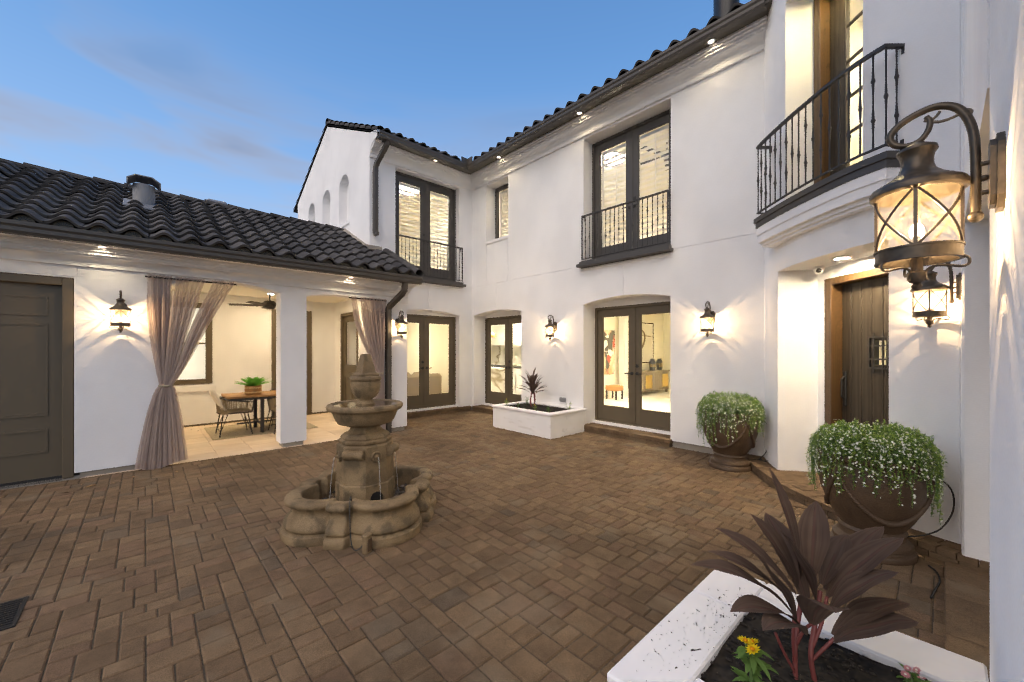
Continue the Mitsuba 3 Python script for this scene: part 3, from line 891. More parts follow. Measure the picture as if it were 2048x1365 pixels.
straight_rail('black iron railing across the upper French door of the long facade', fM, 3.04, 4.80, 0.09, 3.36, 4.22, 19)
straight_rail('black iron railing across the upper French door of the end wing', fE, 4.22, 6.01, 0.09, 3.36, 4.22, 19)
put(H, 'ledge', [bx(fM, 3.00, 4.885, 3.215, 3.275, -0.16, 0.02, .006), bx(fM, 3.03, 4.85, 3.276, 3.33, -0.11, 0.28, .006)], 'm_charcoal')
put(H, 'ledge', [bx(fE, 4.10, 6.075, 3.215, 3.275, -0.16, 0.02, .006), bx(fE, 4.14, 6.03, 3.276, 3.33, -0.11, 0.17, .006)], 'm_charcoal')
# ------------------------------------------------------------------ entry: door, recess, balcony
ts = lambda a, b, c: (lambda p: (p[0], p[1], b))(st(a, c))          # (along t, up, across s) -> world
E0, E1, ED = 3.30, 4.84, 3.74
put(H, 'entry_recess', [bx(ts, E0 - .1, E1 + .02, 2.44, 2.58, ED, ED + 0.3), bx(ts, 4.76, 5.2, 0.1, 2.44, ED + .001, ED + 0.3)], 'm_stucco')
ed = num(f'{H}__entry_door')
E1f = 4.755
scene[ed] = mikit.ply(join([bx(ts, E1f - 0.10, E1f, 0.1, 2.44, ED - 0.005, ED + 0.2, .005), bx(ts, E0 - .1, E1f - 0.10, 2.36, 2.44, ED - .005, ED + 0.2, .005), bx(ts, E0 - .12, E0 - .02, 0.1, 2.36, ED - 0.005, ED + 0.2, .005)]), 'm_frame_wood')
labels[ed] = {'label': 'dark wooden plank entry door with a small barred window'}
pa = E1f - 0.105
k = 0
HOLE = (4.10, 4.245, 1.44, 1.70)                       # t0, t1, z0, z1 of the grille window
while pa > E0 + 0.03:
    w = 0.128
    a0, a1 = max(E0 - .018, pa - w + .003), pa - .003
    zz = [(0.115, 2.355)]
    cut = min(a1, HOLE[1]) - max(a0, HOLE[0])
    uvv = [rnd.random(), 0.5]
    if cut > 0.02:
        pcs = [bx(ts, a0, a1, 0.115, HOLE[2], ED + 0.12, ED + 0.165, .005), bx(ts, a0, a1, HOLE[3], 2.355, ED + 0.12, ED + 0.165, .005)]
        if a0 < HOLE[0] - .005: pcs.append(bx(ts, a0, HOLE[0], HOLE[2], HOLE[3], ED + 0.12, ED + 0.165))
        if a1 > HOLE[1] + .005: pcs.append(bx(ts, HOLE[1], a1, HOLE[2], HOLE[3], ED + 0.12, ED + 0.165))
        m = join(pcs)
    else: m = bx(ts, a0, a1, 0.115, 2.355, ED + 0.12, ED + 0.165, .005)
    put(ed, 'plank', m, 'm_door_wood', uv=np.tile(uvv, (len(m[0]), 1)))
    pa -= w
put(ed, 'backing', [bx(ts, E0, E1f - .1, 0.11, HOLE[2], ED + 0.150, ED + 0.18), bx(ts, E0, E1f - .1, HOLE[3], 2.356, ED + 0.150, ED + 0.18), bx(ts, E0, HOLE[0], HOLE[2], HOLE[3], ED + 0.150, ED + 0.18), bx(ts, HOLE[1], E1f - .1, HOLE[2], HOLE[3], ED + 0.150, ED + 0.18)], 'm_black')
gr = [bx(ts, HOLE[0] - .05, HOLE[1] + .05, z - .006, z + .006, ED + 0.085, ED + 0.097) for z in (1.50, 1.64)]
gr += [bx(ts, a - .006, a + .006, HOLE[2] - .08, HOLE[3] + .08, ED + 0.098, ED + 0.11) for a in (HOLE[0] + .02, HOLE[1] - .02)]
gr += [bx(ts, HOLE[0] - .035, HOLE[1] + .035, z - .007, z + .007, ED + 0.1, ED + 0.118) for z in (HOLE[2] - .035, HOLE[3] + .035)] + [bx(ts, a - .007, a + .007, HOLE[2] - .035, HOLE[3] + .035, ED + 0.1, ED + 0.118) for a in (HOLE[0] - .035, HOLE[1] + .035)]
put(ed, 'grille', gr, 'm_iron')
put(ed, 'pane', rp([(*st(HOLE[0], ED + .16), HOLE[2]), (*st(HOLE[1], ED + .16), HOLE[2]), (*st(HOLE[1], ED + .16), HOLE[3]), (*st(HOLE[0], ED + .16), HOLE[3])]), 'm_pane')
put(ed, 'handle', [bx(ts, 4.575, 4.615, 0.95, 1.35, ED + 0.10, ED + 0.12, .006), tube([(*st(4.595, ED + .115), 1.30), (*st(4.595, ED + .07), 1.26), (*st(4.595, ED + .07), 1.06), (*st(4.595, ED + .115), 1.02)], 0.010, 8), bx(ts, 4.58, 4.61, 0.72, 0.78, ED + .095, ED + .12, .004)], 'm_black')

# upper doorway
ud = num(f'{H}__balcony_door')
scene[ud] = mikit.ply(join([bx(ts, 4.58, 4.68, 3.30, 5.75, 3.55, 3.75, .006), bx(ts, 3.5, 4.58, 5.66, 5.75, 3.55, 3.75, .006), bx(ts, 3.5, 3.58, 3.30, 5.66, 3.55, 3.75, .006)]), 'm_frame_wood')
labels[ud] = {'label': 'narrow wooden glazed door opening onto the curved balcony'}
put(ud, 'leaf', [bx(ts, 4.36, 4.575, 3.31, 5.655, 3.66, 3.71, .005), bx(ts, 3.585, 3.70, 3.31, 5.655, 3.66, 3.71, .005), bx(ts, 3.70, 4.36, 5.53, 5.655, 3.661, 3.709), bx(ts, 3.70, 4.36, 3.31, 3.56, 3.661, 3.709)], 'm_door_wood')
for zb in (3.97, 4.36, 4.76, 5.15):
    put(ud, 'glazing_bar', bx(ts, 3.70, 4.36, zb - .012, zb + .012, 3.672, 3.698), 'm_door_wood')
put(ud, 'pane', rp([(*st(3.70, 3.685), 3.56), (*st(4.36, 3.685), 3.56), (*st(4.36, 3.685), 5.53), (*st(3.70, 3.685), 5.53)]), 'm_pane')
put(ud, 'handle', [bx(ts, 4.02, 4.04, 4.23, 4.36, 3.63, 3.655, .004)], 'm_iron')

# balcony slab and curved railing
BT = [(5.18, 3.335), (5.15, 3.13), (4.9, 3.099), (4.5, 3.074), (4.18, 3.068), (3.85, 3.078), (3.6, 3.105), (3.36, 3.17), (3.36, 3.40)]
front = smooth_line([(a, b, 0) for a, b in BT[1:-1]], 8)[:, :2]


def off(line, d):
    """Moves the balcony front line outwards by d."""
    t = np.gradient(line, axis=0); t /= np.linalg.norm(t, axis=1, keepdims=True)
    n = np.stack([-t[:, 1], t[:, 0]], 1); n *= np.sign(-n[:, 1:2])
    q = line + n * d
    q[0, 0] += d; q[-1, 0] -= d
    return q


def slab(d, z0, z1, back=3.9):
    q = off(front, d)
    return up(plan([tuple(p) for p in q] + [(q[-1, 0], back), (q[0, 0], back)]), z0, z1)


put(H, 'balcony_slab', [slab(0.0, 3.225, 3.285)], 'm_charcoal', label='curved balcony floor with a dark edge')
put(H, 'balcony_slab', [slab(-0.015, 3.155, 3.2245)], 'm_charcoal')
put(H, 'balcony_fascia', [slab(-0.022, 3.06, 3.1545), slab(-0.034, 2.965, 3.0595), slab(-0.075, 2.925, 2.9645), slab(-0.10, 2.895, 2.9245)], 'm_stucco', label='white curved fascia under the balcony')
# dark coping stones along the edge: fine joints
br = num(f'{H}__balcony_railing')
line = off(front, -0.035)
L3 = lambda z, q=line: [(*st(a, b), z) for a, b in q]
ends = [(line[0], np.array([line[0, 0], 3.335])), (line[-1], np.array([line[-1, 0], 3.36]))]


def flat_bar(q, z0, z1, half):
    P = []
    for (a, b), (da, db) in zip(q, np.gradient(np.asarray(q), axis=0)):
        n = np.array([-db, da]) / math.hypot(da, db) * half
        c = [st(a + n[0], b + n[1]), st(a - n[0], b - n[1])]
        P.append([(*c[0], z0), (*c[1], z0), (*c[1], z1), (*c[0], z1)])
    return rings(P)


rail, low_rail = [flat_bar(line, 4.185, 4.212, 0.018)], [flat_bar(line, 3.345, 3.36, 0.012)]
for p, e in ends:
    rail += [flat_bar([p, (p + e) / 2, e], 4.1851, 4.2121, 0.0175), bx(ts, e[0] - .016, e[0] + .016, 4.13, 4.215, e[1] - .02, e[1] - .002)]
    low_rail += [flat_bar([p, (p + e) / 2, e], 3.3451, 3.3601, 0.0115), bx(ts, e[0] - .012, e[0] + .012, 3.286, 3.40, e[1] - .025, e[1] - .003)]
put(br, 'bottom_rail', low_rail, 'm_iron')
scene[br] = mikit.ply(join(rail), 'm_iron'); labels[br] = {'label': 'curved black iron railing of the balcony over the entry'}
cum = np.r_[0, np.cumsum(np.linalg.norm(np.diff(line, axis=0), axis=1))]
nb = 17
for i in range(nb + 1):
    d = cum[-1] * i / nb
    a, b = np.interp(d, cum, line[:, 0]), np.interp(d, cum, line[:, 1])
    put(br, 'baluster', baluster(st(a, b), 3.36, 4.185, KN[i % 5], 0.0085), 'm_iron', smooth=50)
for p, e in ends:
    q = p * 0.42 + e * 0.58
    put(br, 'baluster', baluster(st(*q), 3.36, 4.185, (0.3, 0.7), 0.0085), 'm_iron', smooth=50)

# ------------------------------------------------------------------ loggia
G = thing('loggia', 'single-storey white loggia with arched openings and a dark barrel-tile roof', 'loggia')
wl = rect(-5.2, 3.87, 0.07, 2.98)
A1, A2 = (0.26, 1.62), (2.01, 3.15)
DG = rect(-3.1, -0.645, 0.0, 2.49)
for q in (arch(*A1, 0.0, 2.515, 2.625), arch(*A2, 0.0, 2.515, 2.575), DG): wl = wl.difference(q)
jl = [(-0.622, -0.616, 2.49, 2.64), (-3.2, -0.55, 2.505, 2.512)]
put(G, 'wall', wall_with_joints(wl, fL, 0.30, jl), 'm_stucco', label='white stucco wall with two arched openings and a square pillar')
for a0, a1 in ((-0.60, 0.22), (1.66, 1.97), (3.19, 3.83)):
    put(G, 'plinth', box(a0, a1, YL + 0.03, YL + 0.27, -0.05, 0.075), 'm_plinth')
put(G, 'plinth', box(-5.0, -0.6, YL + 0.02, YL + 0.2, -0.05, 0.03), 'm_plinth')
put(G, 'back_wall', [extr(rect(-0.5, XG + 0.0, 0.02, 2.98).difference(rect(-0.12, 1.06, 0.88, 2.585)).difference(rect(2.17, 3.04, 0.02, 2.55)), 0.25, lambda a, b, c: (a, 10.62 + c, b)), box(-0.75, -0.5, YL + 0.3, 10.9, 0, 2.98)], 'm_stucco', label='white inner wall with a window')
put(G, 'skirting', [box(-0.5, 2.17, 10.605, 10.62, 0.0, 0.035), box(3.04, XG, 10.605, 10.62, 0.0, 0.035)], 'm_bronze')
put(G, 'ceiling', box(-0.75, 3.86, YL + 0.3, 10.62, 2.80, 2.98), 'm_cream')
put(G, 'ceiling', box(XG + .0, 3.86, YL + 0.3, YE - .01, 2.795, 2.981), 'm_cream')

# floor tiles
lf = thing('loggia_floor', 'cream stone floor tiles inside the loggia', None, kind='structure')
scene[lf] = mikit.ply(box(-0.6, 3.6, YL - 0.015, 10.65, -0.08, -0.006), 'm_grout')
for i in range(9):
    for j in range(8):
        x0, y0 = -0.55 + i * 0.455, YL - 0.012 + j * 0.455
        x1 = min(x0 + 0.451, XG - 0.001)
        if x1 - x0 < .05: continue
        m = bump_box(x0, x1, y0, y0 + 0.451, -0.03, 0.0, 0.003, nrs.normal(0, 0.0005, 4))
        put(lf, 'tile', m, 'm_floor_tile', uv=np.tile([rnd.random(), 0.5], (len(m[0]), 1)))

# cornice, soffit, gutter of the loggia
cl = [(0, 2.645), (0.040, 2.640), (0.040, 2.668)] + [(0.045 + 0.120 * (1 - math.cos(a)), 2.668 + 0.085 * math.sin(a)) for a in np.linspace(0.1, math.pi / 2, 8)] + [(0.165, 2.772), (0.200, 2.774), (0.200, 2.806), (0.235, 2.810), (0.240, 2.834), (0.262, 2.838), (0.262, 2.865), (0, 2.865)]
put(G, 'cornice', mould(cl, -5.2, 3.86, oL), 'm_trim', smooth=30)
put(G, 'soffit', mould([(0, 2.8655), (0.46, 2.8655), (0.46, 2.90), (0, 2.90)], -5.2, 3.87, oL), 'm_trim')
gl = [(a - 0.0, b - 3.175) for a, b in gut]
put(G, 'gutter', mould(gl, -5.2, 3.90, oL), 'm_gutter', smooth=25)
cbl = [(0, 2.52), (0.03, 2.52), (0.03, 2.60)] + [(0.03 + 0.24 * (1 - math.cos(a)), 2.60 + 0.22 * math.sin(a)) for a in np.linspace(0, math.pi / 2, 8)] + [(0.38, 2.84), (0.38, 2.93), (0, 2.98)]
put(G, 'corbel', extr(sg.Polygon(cbl), 0.17, lambda a, b, c: (3.705 + c, YL - a, b)), 'm_trim', smooth=30)
# downspout beside the right pillar
dq = [(3.60, YL - 0.47, 2.88), (3.60, YL - 0.47, 2.74), (3.42, YL - 0.07, 2.50), (3.42, YL - 0.07, 0.0)]
put(G, 'downspout', [tube([(3.585, YL - 0.46, 2.87), (3.585, YL - 0.44, 2.72), (3.56, YL - 0.40, 2.66), (3.45, YL - 0.12, 2.44), (3.44, YL - 0.07, 2.38), (3.44, YL - 0.07, 0.0)], 0.062, 4)] +
    [cbox(3.39, 3.49, YL - 0.12, YL - 0.0, z, z + 0.025, .003) for z in (1.46, 0.62)], 'm_gutter')

# roof: deck, tiles, ridge, rake, eave closures with a sunburst
GR = f'{G}__roof'
ev = np.array([0, YL - 0.475, 2.985])
rise = (4.46 - 2.985) / (9.93 - ev[1])
l_up = np.array([0, 1.0, rise]); l_up /= np.linalg.norm(l_up)
put(G, 'roof', join([rp([(-5.3, ev[1], ev[2] - .02), (3.88, ev[1], ev[2] - .02), (3.88, YE - .004, ev[2] - .02 + rise * (YE - .004 - ev[1])), (-5.3, YE - .004, ev[2] - .02 + rise * (YE - .004 - ev[1]))]),
                     rp([(-5.3, YE - .004, ev[2] - .02 + rise * (YE - .004 - ev[1])), (XG - .01, YE - .004, ev[2] - .02 + rise * (YE - .004 - ev[1])), (XG - .01, 9.93, 4.44), (-5.3, 9.93, 4.44)]),
                     rp([(-5.3, 9.93, 4.44), (XG - .01, 9.93, 4.44), (XG - .01, 13.2, 2.96), (-5.3, 13.2, 2.96)]),
                     box(3.80, 3.875, ev[1] + .02, YE - .01, 2.90, 2.98)]), 'm_roof')
tl = lay(G, 'tile', np.array([-0.107, ev[1] - 0.03, ev[2] + 0.028]), np.array([1.0, 0, 0]), l_up, 0.289, 0.312, range(-6, 14), 12,
         keep=lambda o: (o[1] < 9.80) and (o[0] < XG - 0.10 or o[1] < YE - 0.34) and o[0] < 3.86, jit=1.2)
for m, uv in tl:
    k = num(f'{GR}__tile'); scene[k] = mikit.ply(m, 'm_roof', smooth=False, uv=uv)
for i in range(14):                                   # ridge caps, each overlapping the next
    o = np.array([XG - 0.05 - 0.38 * i, 9.93, 4.47])
    m = sheet([[o + np.array([-q, 0.12 * math.cos(t_), 0.085 * math.sin(t_) + (0.03 if q > 0.2 else 0.0)]) for t_ in np.linspace(-0.2, math.pi + 0.2, 8)] for q in (0.0, 0.40)])
    k = num(f'{GR}__ridge_cap'); scene[k] = mikit.ply(m, 'm_roof', smooth=False, uv=np.tile([rnd.random(), 0.5], (len(m[0]), 1)))
for i in range(5):                                    # rake tiles on the free right-hand end
    o = np.array([3.875, ev[1] - 0.02, ev[2] + 0.05]) + l_up * (0.312 * i)
    m = sheet([[o + l_up * q + np.array([0.085 * math.cos(t_), 0, 0.085 * math.sin(t_) + 0.02 * (1 - q)]) for t_ in np.linspace(-0.9, math.pi + .2, 9)] for q in (0.0, 0.345)])
    k = num(f'{GR}__rake_tile'); scene[k] = mikit.ply(m, 'm_roof', smooth=False, uv=np.tile([rnd.random(), 0.5], (len(m[0]), 1)))
for i in range(-6, 14):                               # eave closures
    cx_, cy_, cz_ = -0.107 + 0.289 * i, ev[1] + 0.012, ev[2] + 0.02
    m = [extr(sg.Point(0, 0).buffer(0.080, 16).intersection(rect(-.1, .1, 0, .1)), 0.012, lambda a, b, c: (cx_ + a, cy_ + c, cz_ + b * .92))]
    k = num(f'{GR}__eave_closure'); scene[k] = mikit.ply(join(m), 'm_gutter')
    ray_ = []
    for t_ in np.linspace(0.35, math.pi - 0.35, 7):
        d = np.array([math.cos(t_), math.sin(t_)]); e = np.array([-d[1], d[0]]) * 0.0042
        q = [d * 0.026 - e, d * 0.066 - e * .6, d * 0.066 + e * .6, d * 0.026 + e]
        ray_.append(extr(sg.Polygon(q), 0.004, lambda a, b, c: (cx_ + a, cy_ - 0.004 + c, cz_ + b * .92)))
    kk = num(f'{k}__sunburst') if False else None
    scene[k] = mikit.ply(join(m), 'm_bronze'); k2 = num(f'{GR}__sunburst'); scene[k2] = mikit.ply(join(ray_), 'm_black')
# lead flashing against the gable
put(G, 'flashing', [hull([(XG - .012, YE + .02, ev[2] + rise * (YE - ev[1]) + .04), (XG - .012, YE + .02, ev[2] + rise * (YE - ev[1]) + .10), (XG - .012, 9.93, 4.52), (XG - .012, 9.93, 4.58), (XG - .10, YE + .02, ev[2] + rise * (YE - ev[1]) + .05), (XG - .10, 9.93, 4.53)]),
                   cbox(XG - 0.15, XG + 0.24, YE - 0.10, YE - 0.005, ev[2] + rise * (YE - .1 - ev[1]) + .05, ev[2] + rise * (YE - ev[1]) + .10, .01)], 'm_plinth')

# roof vent
vt = thing('roof_vent', 'grey metal vent pipe with an angular cap on the loggia roof', 'vent')
vx, vy = -0.01, 8.66
vz = ev[2] + rise * (vy - ev[1])
put(vt, 'pipe', lathe([(0.135, vz - 0.1), (0.135, vz + 0.36)], 28, (vx, vy, 0)), 'm_vent', smooth=40)
cap_pts = [(vx - 0.20, vz + 0.32), (vx - 0.20, vz + 0.40), (vx - 0.10, vz + 0.47), (vx + 0.10, vz + 0.47), (vx + 0.20, vz + 0.40), (vx + 0.20, vz + 0.32), (vx + 0.185, vz + 0.32), (vx + 0.185, vz + 0.39), (vx + 0.095, vz + 0.455), (vx - 0.095, vz + 0.455), (vx - 0.185, vz + 0.39), (vx - 0.185, vz + 0.32)]
put(vt, 'cap', extr(sg.Polygon(cap_pts), 0.36, lambda a, b, c: (a, vy - 0.18 + c, b)), 'm_vent')
put(vt, 'flashing', hull([(vx + sx * .24, vy + sy * .22, vz + sy * .22 * rise + .045 + q) for sx in (-1, 1) for sy in (-1, 1) for q in (0, .02)] + [(vx + .15 * math.cos(a), vy + .15 * math.sin(a), vz + .15 * math.sin(a) * rise + .10) for a in np.linspace(0, 6.28, 12)]), 'm_vent', smooth=40)
scene['m_vent'] = two(pr((0.20, 0.205, 0.215), 0.5))
fv = thing('ridge_vent', 'low dark vent cap peeping over the loggia ridge', 'vent')
put(fv, 'cap', cbox(0.93, 1.30, 10.3, 10.6, 4.45, 4.74, .04), 'm_vent')

# side door on the left
sd = num(f'{G}__side_door')
fr = [bx(fL, -0.745, -0.648, 0.02, 2.485, 0.0, 0.16, .006), bx(fL, -3.0, -0.745, 2.39, 2.485, 0.0, 0.16, .006)]
scene[sd] = mikit.ply(join(fr), 'm_bronze'); labels[sd] = {'label': 'wide brown panelled door left of the lantern'}
put(sd, 'leaf', bx(fL, -3.0, -0.748, 0.05, 2.388, 0.075, 0.12), 'm_bronze')
for (b0, b1) in ((0.355, 0.64), (0.80, 1.92), (2.01, 2.25)):
    for a0, a1 in ((-1.86, -0.865), (-2.96, -1.96)):
        o_, i_ = rect(a0, a1, b0, b1), rect(a0 + .022, a1 - .022, b0 + .022, b1 - .022)
        put(sd, 'panel', [extr(o_.difference(i_), 0.012, lambda a, b, c: fL(a, b, 0.064 + c)), extr(i_.difference(i_.buffer(-0.012, join_style=2)), 0.006, lambda a, b, c: fL(a, b, 0.0695 + c))], 'm_bronze')
put(sd, 'threshold', bx(fL, -3.0, -0.745, 0.0, 0.046, 0.02, 0.2), 'm_black')

# loggia window, rear door frame, dutch door in the side wall
gw = num(f'{G}__window')
fB = lambda a, b, c: (a, 10.62 + c, b)
scene[gw] = mikit.ply(join([bx(fB, -0.12, -0.02, 0.88, 2.585, -0.03, 0.08, .006), bx(fB, 0.95, 1.06, 0.88, 2.585, -0.03, 0.08, .006), bx(fB, -0.02, 0.95, 2.48, 2.585, -0.03, 0.08, .006), bx(fB, -0.02, 0.95, 0.88, 0.98, -0.03, 0.08, .006), bx(fB, -0.02, 0.95, 1.72, 1.75, 0.02, 0.06)]), 'm_bronze')
labels[gw] = {'label': 'brown framed window behind the tied curtain'}
put(gw, 'pane', rp([(-0.02, 10.67, 0.98), (0.95, 10.67, 0.98), (0.95, 10.67, 2.48), (-0.02, 10.67, 2.48)]), 'm_pane')
put(gw, 'blind', box(-0.04, 0.98, 10.75, 10.76, 0.95, 2.52), 'm_shutter', label='pale lit window blind', emitter={'type': 'area', 'radiance': {'type': 'rgb', 'value': [0.075, 0.074, 0.062]}, 'sampling_weight': 0.3})
put(G, 'window_sill', [bx(fB, -0.22, 1.12, 0.72, 0.86, -0.05, 0.0, .008)], 'm_stucco')
rd = num(f'{G}__rear_door')
scene[rd] = mikit.ply(join([bx(fB, 2.172, 2.28, 0.04, 2.55, -0.03, 0.1, .006), bx(fB, 2.93, 3.038, 0.04, 2.55, -0.03, 0.1, .006), bx(fB, 2.28, 2.93, 2.44, 2.55, -0.03, 0.1, .006), bx(fB, 2.16, 3.05, 0.0, 0.04, -0.05, 0.1)]), 'm_bronze')
labels[rd] = {'label': 'tall brown door frame behind the square pillar'}
put(rd, 'leaf', [bx(fB, 2.285, 2.42, 0.05, 2.435, 0.03, 0.075), bx(fB, 2.79, 2.925, 0.05, 2.435, 0.03, 0.075), bx(fB, 2.42, 2.79, 2.3, 2.435, 0.031, 0.074), bx(fB, 2.42, 2.79, 0.05, 0.35, 0.031, 0.074)], 'm_bronze')
put(rd, 'pane', rp([(2.42, 10.67, 0.35), (2.79, 10.67, 0.35), (2.79, 10.67, 2.3), (2.42, 10.67, 2.3)]), 'm_pane')
ddr = num(f'{H}__side_door')
scene[ddr] = mikit.ply(join([bx(fG, DU[0] - .05, DU[0] + .02, 0.03, 2.49, -0.02, 0.12, .005), bx(fG, DU[1] - .02, DU[1] + .05, 0.03, 2.49, -0.02, 0.12, .005), bx(fG, DU[0] + .02, DU[1] - .02, 2.42, 2.49, -0.02, 0.12, .005)]), 'm_bronze')
labels[ddr] = {'label': 'brown half-glazed door in the loggia side wall beside the pale curtain'}
glazed_leaf(ddr, fG, DU[0] + .025, DU[1] - .025, 1.06, 2.415, 0.03, 'm_bronze', 0.12, 0.12, 0.16)
lowp = rect(DU[0] + .025, DU[1] - .025, 0.04, 1.055)
for q in (rect(DU[0] + .13, DU[0] + .43, 0.2, 0.92), rect(DU[1] - .43, DU[1] - .13, 0.2, 0.92)): lowp = lowp.difference(q)
put(ddr, 'leaf', extr(lowp, 0.045, lambda a, b, c: fG(a, b, c + .03)), 'm_bronze')
put(ddr, 'panel', [bx(fG, DU[0] + .12, DU[0] + .44, 0.19, 0.93, 0.05, 0.06), bx(fG, DU[1] - .44, DU[1] - .12, 0.19, 0.93, 0.05, 0.06)], 'm_bronze')

# ------------------------------------------------------------------ rooms behind the glass
def room(parent, x0, x1, y0, y1, z0, z1, openings, floor='m_floor_white', wallm='m_cream', th=0.04):
    """openings: which sides are left out, from 'x-', 'x+', 'y-', 'y+'."""
    ms = [box(x0, x1, y0, y1, z1, z1 + th)]
    for s_, b in (('x-', (x0 - th, x0, y0, y1)), ('x+', (x1, x1 + th, y0, y1)), ('y-', (x0, x1, y0 - th, y0)), ('y+', (x0, x1, y1, y1 + th))):
        if s_ not in openings: ms.append(box(*b, z0, z1))
    put(parent, 'room_wall', ms, wallm)
    put(parent, 'room_floor', box(x0 - .06, x1, y0, y1, z0 - th, z0), floor)


def ceiling_lamp(label, x, y, z, r, rgb, k, w=1.0, group=None, spot=0.0):
    t = thing('ceiling_lamp', label, 'ceiling lamp', group)
    put(t, 'rim', lathe([(r, z), (r + 0.02, z), (r + 0.02, z - 0.012), (r, z - 0.012)], 24, (x, y, 0), caps=False), 'm_white')
    a = np.arange(20) * 2 * math.pi / 20
    v = np.vstack([np.stack([x + r * np.cos(a), y + r * np.sin(a), np.full(20, z - 0.006)], 1), [[x, y, z - 0.006]]])
    f = np.array([[(i + 1) % 20, i, 20] for i in range(20)])
    em = glow(rgb, k); em['sampling_weight'] = w
    put(t, 'diffuser', (v, f), 'm_bulb', emitter=em)
    if spot:                                          # a small downlight: its beam starts at the lens
        scene[num('downlight_beam')] = {'type': 'spot', 'to_world': T().look_at(origin=[x, y, z - 0.016], target=[x, y + 0.001, z - 1], up=[0, 1, 0]), 'cutoff_angle': 78, 'beam_width': 40,
                                        'intensity': {'type': 'rgb', 'value': [float(c * spot * LAMP) for c in rgb]}, 'sampling_weight': 1.0}
    return t


ROOM = (1.0, 0.87, 0.62)
COOL = (1.0, 0.92, 0.76)
room(H, XM + 0.5, 14.0, 1.9, 6.95, 0.15, 2.95, ('x-', 'y+'))
put(H, 'room_wall', [box(9.40, 14.0, 6.95, 7.0, 0.15, 2.95), box(XM + 0.5, 9.40, 6.50, 6.54, 0.15, 2.95), box(9.37, 9.41, 6.541, 6.949, 0.15, 2.95), bx(fM, 1.9, 2.99, 0.1, 2.95, 0.505, 0.52), bx(fM, 4.88, 6.5, 0.1, 2.95, 0.505, 0.52)], 'm_cream')
room(H, XM + 0.5, 9.34, 6.57, 13.0, 0.15, 2.95, ('x-',), 'm_floor_white')
room(H, XG + 0.42, 6.7, YE + 0.42, 13.2, 0.15, 2.95, ('y-',), 'm_floor_white')
room(H, XM + 0.5, 11.0, 2.4, 8.4, 3.3, 6.0, ('x-',), 'm_console_wood')
room(H, XG + 0.42, 6.75, YE + 0.42, 13.2, 3.3, 6.0, ('y-',), 'm_console_wood')
# hall behind the drum, both floors
for nm_, z0, z1 in (('low', 0.1, 2.5), ('high', 3.3, 5.74)):
    pts = [(3.0, ED + 0.32), (4.9, ED + 0.32), (4.9, 5.6), (3.0, 5.6)] if nm_ == 'low' else [(3.0, 4.02), (5.0, 4.02), (5.0, 5.6), (3.0, 5.6)]
    pl_ = plan(pts)
    put(H, 'room_wall', [extr(plan([pts[1], pts[2], (pts[2][0] + .05, pts[2][1]), (pts[1][0] + .05, pts[1][1])]), z1 - z0, lambda a, b, c: (a, b, c + z0)), extr(plan([pts[2], pts[3], (pts[3][0], pts[3][1] + .05), (pts[2][0], pts[2][1] + .05)]), z1 - z0, lambda a, b, c: (a, b, c + z0)),
                          extr(plan([pts[0], pts[3], (pts[3][0] - .05, pts[3][1]), (pts[0][0] - .05, pts[0][1])]), z1 - z0, lambda a, b, c: (a, b, c + z0)), up(pl_, z1, z1 + .02), up(pl_, z0 - .03, z0)], 'm_cream')
ceiling_lamp('flush ceiling lamp of the hall, seen through the French door nearest the entry', 9.3, 4.6, 2.949, 0.42, ROOM, 16, 0.6)
ceiling_lamp('flush ceiling lamp of the kitchen behind the narrow French door', 8.1, 9.0, 2.949, 0.42, ROOM, 12, 0.5)
ceiling_lamp('flush ceiling lamp of the living room in the end wing', 5.1, 10.6, 2.949, 0.40, ROOM, 3.6, 0.5)
ceiling_lamp('flush ceiling lamp in the upper room of the long facade', 7.9, 5.2, 5.999, 0.32, COOL, 48, 0.6)
ceiling_lamp('flush ceiling lamp in the upper room of the end wing', 5.3, 10.0, 5.999, 0.36, COOL, 15, 0.5)
c_ = st(4.0, 4.9); ceiling_lamp('flush ceiling lamp of the entry hall behind the plank door', c_[0], c_[1], 2.495, 0.14, ROOM, 18, 0.2)
c_ = st(4.1, 4.7); ceiling_lamp('flush ceiling lamp behind the upper balcony door', c_[0], c_[1], 5.735, 0.22, ROOM, 18, 0.3)
# recessed downlights of the loggia ceiling, the entry recesses and the eaves
for i, (x_, y_, lb) in enumerate(((0.55, 9.1, 'recessed downlight in the loggia ceiling near the window'), (2.0, 9.75, 'recessed downlight in the loggia ceiling behind the fan'), (3.0, 8.9, 'recessed downlight in the loggia ceiling by the side door'))):
    ceiling_lamp(lb, x_, y_, 2.799, 0.075, (1.0, 0.76, 0.46), 62, 0.9)
c_ = st(4.22, 3.50); ceiling_lamp('recessed downlight over the plank entry door', c_[0], c_[1], 2.578, 0.065, SOFT, 165, 1.0)
c_ = st(4.22, 3.46); ceiling_lamp('recessed downlight over the upper balcony door', c_[0], c_[1], 5.748, 0.065, (1.0, 0.80, 0.38), 62, 0.9)
EV = 'small downlights in the dark eave soffit'
for (x_, y_, lb) in ((XM - 0.34, 2.28, 'eave downlight nearest the curved balcony'), (XM - 0.34, 4.66, 'eave downlight over the upper French door of the long facade'), (XM - 0.34, 7.0, 'eave downlight over the small upper window')):
    ceiling_lamp(lb, x_, y_, 6.084, 0.036, SOFT, 8, 0.05, EV, 0.085)
ceiling_lamp('eave downlight of the end wing, dimmer than the others', 5.05, YE - 0.34, 6.084, 0.036, SOFT, 2.0, 0.05, EV)
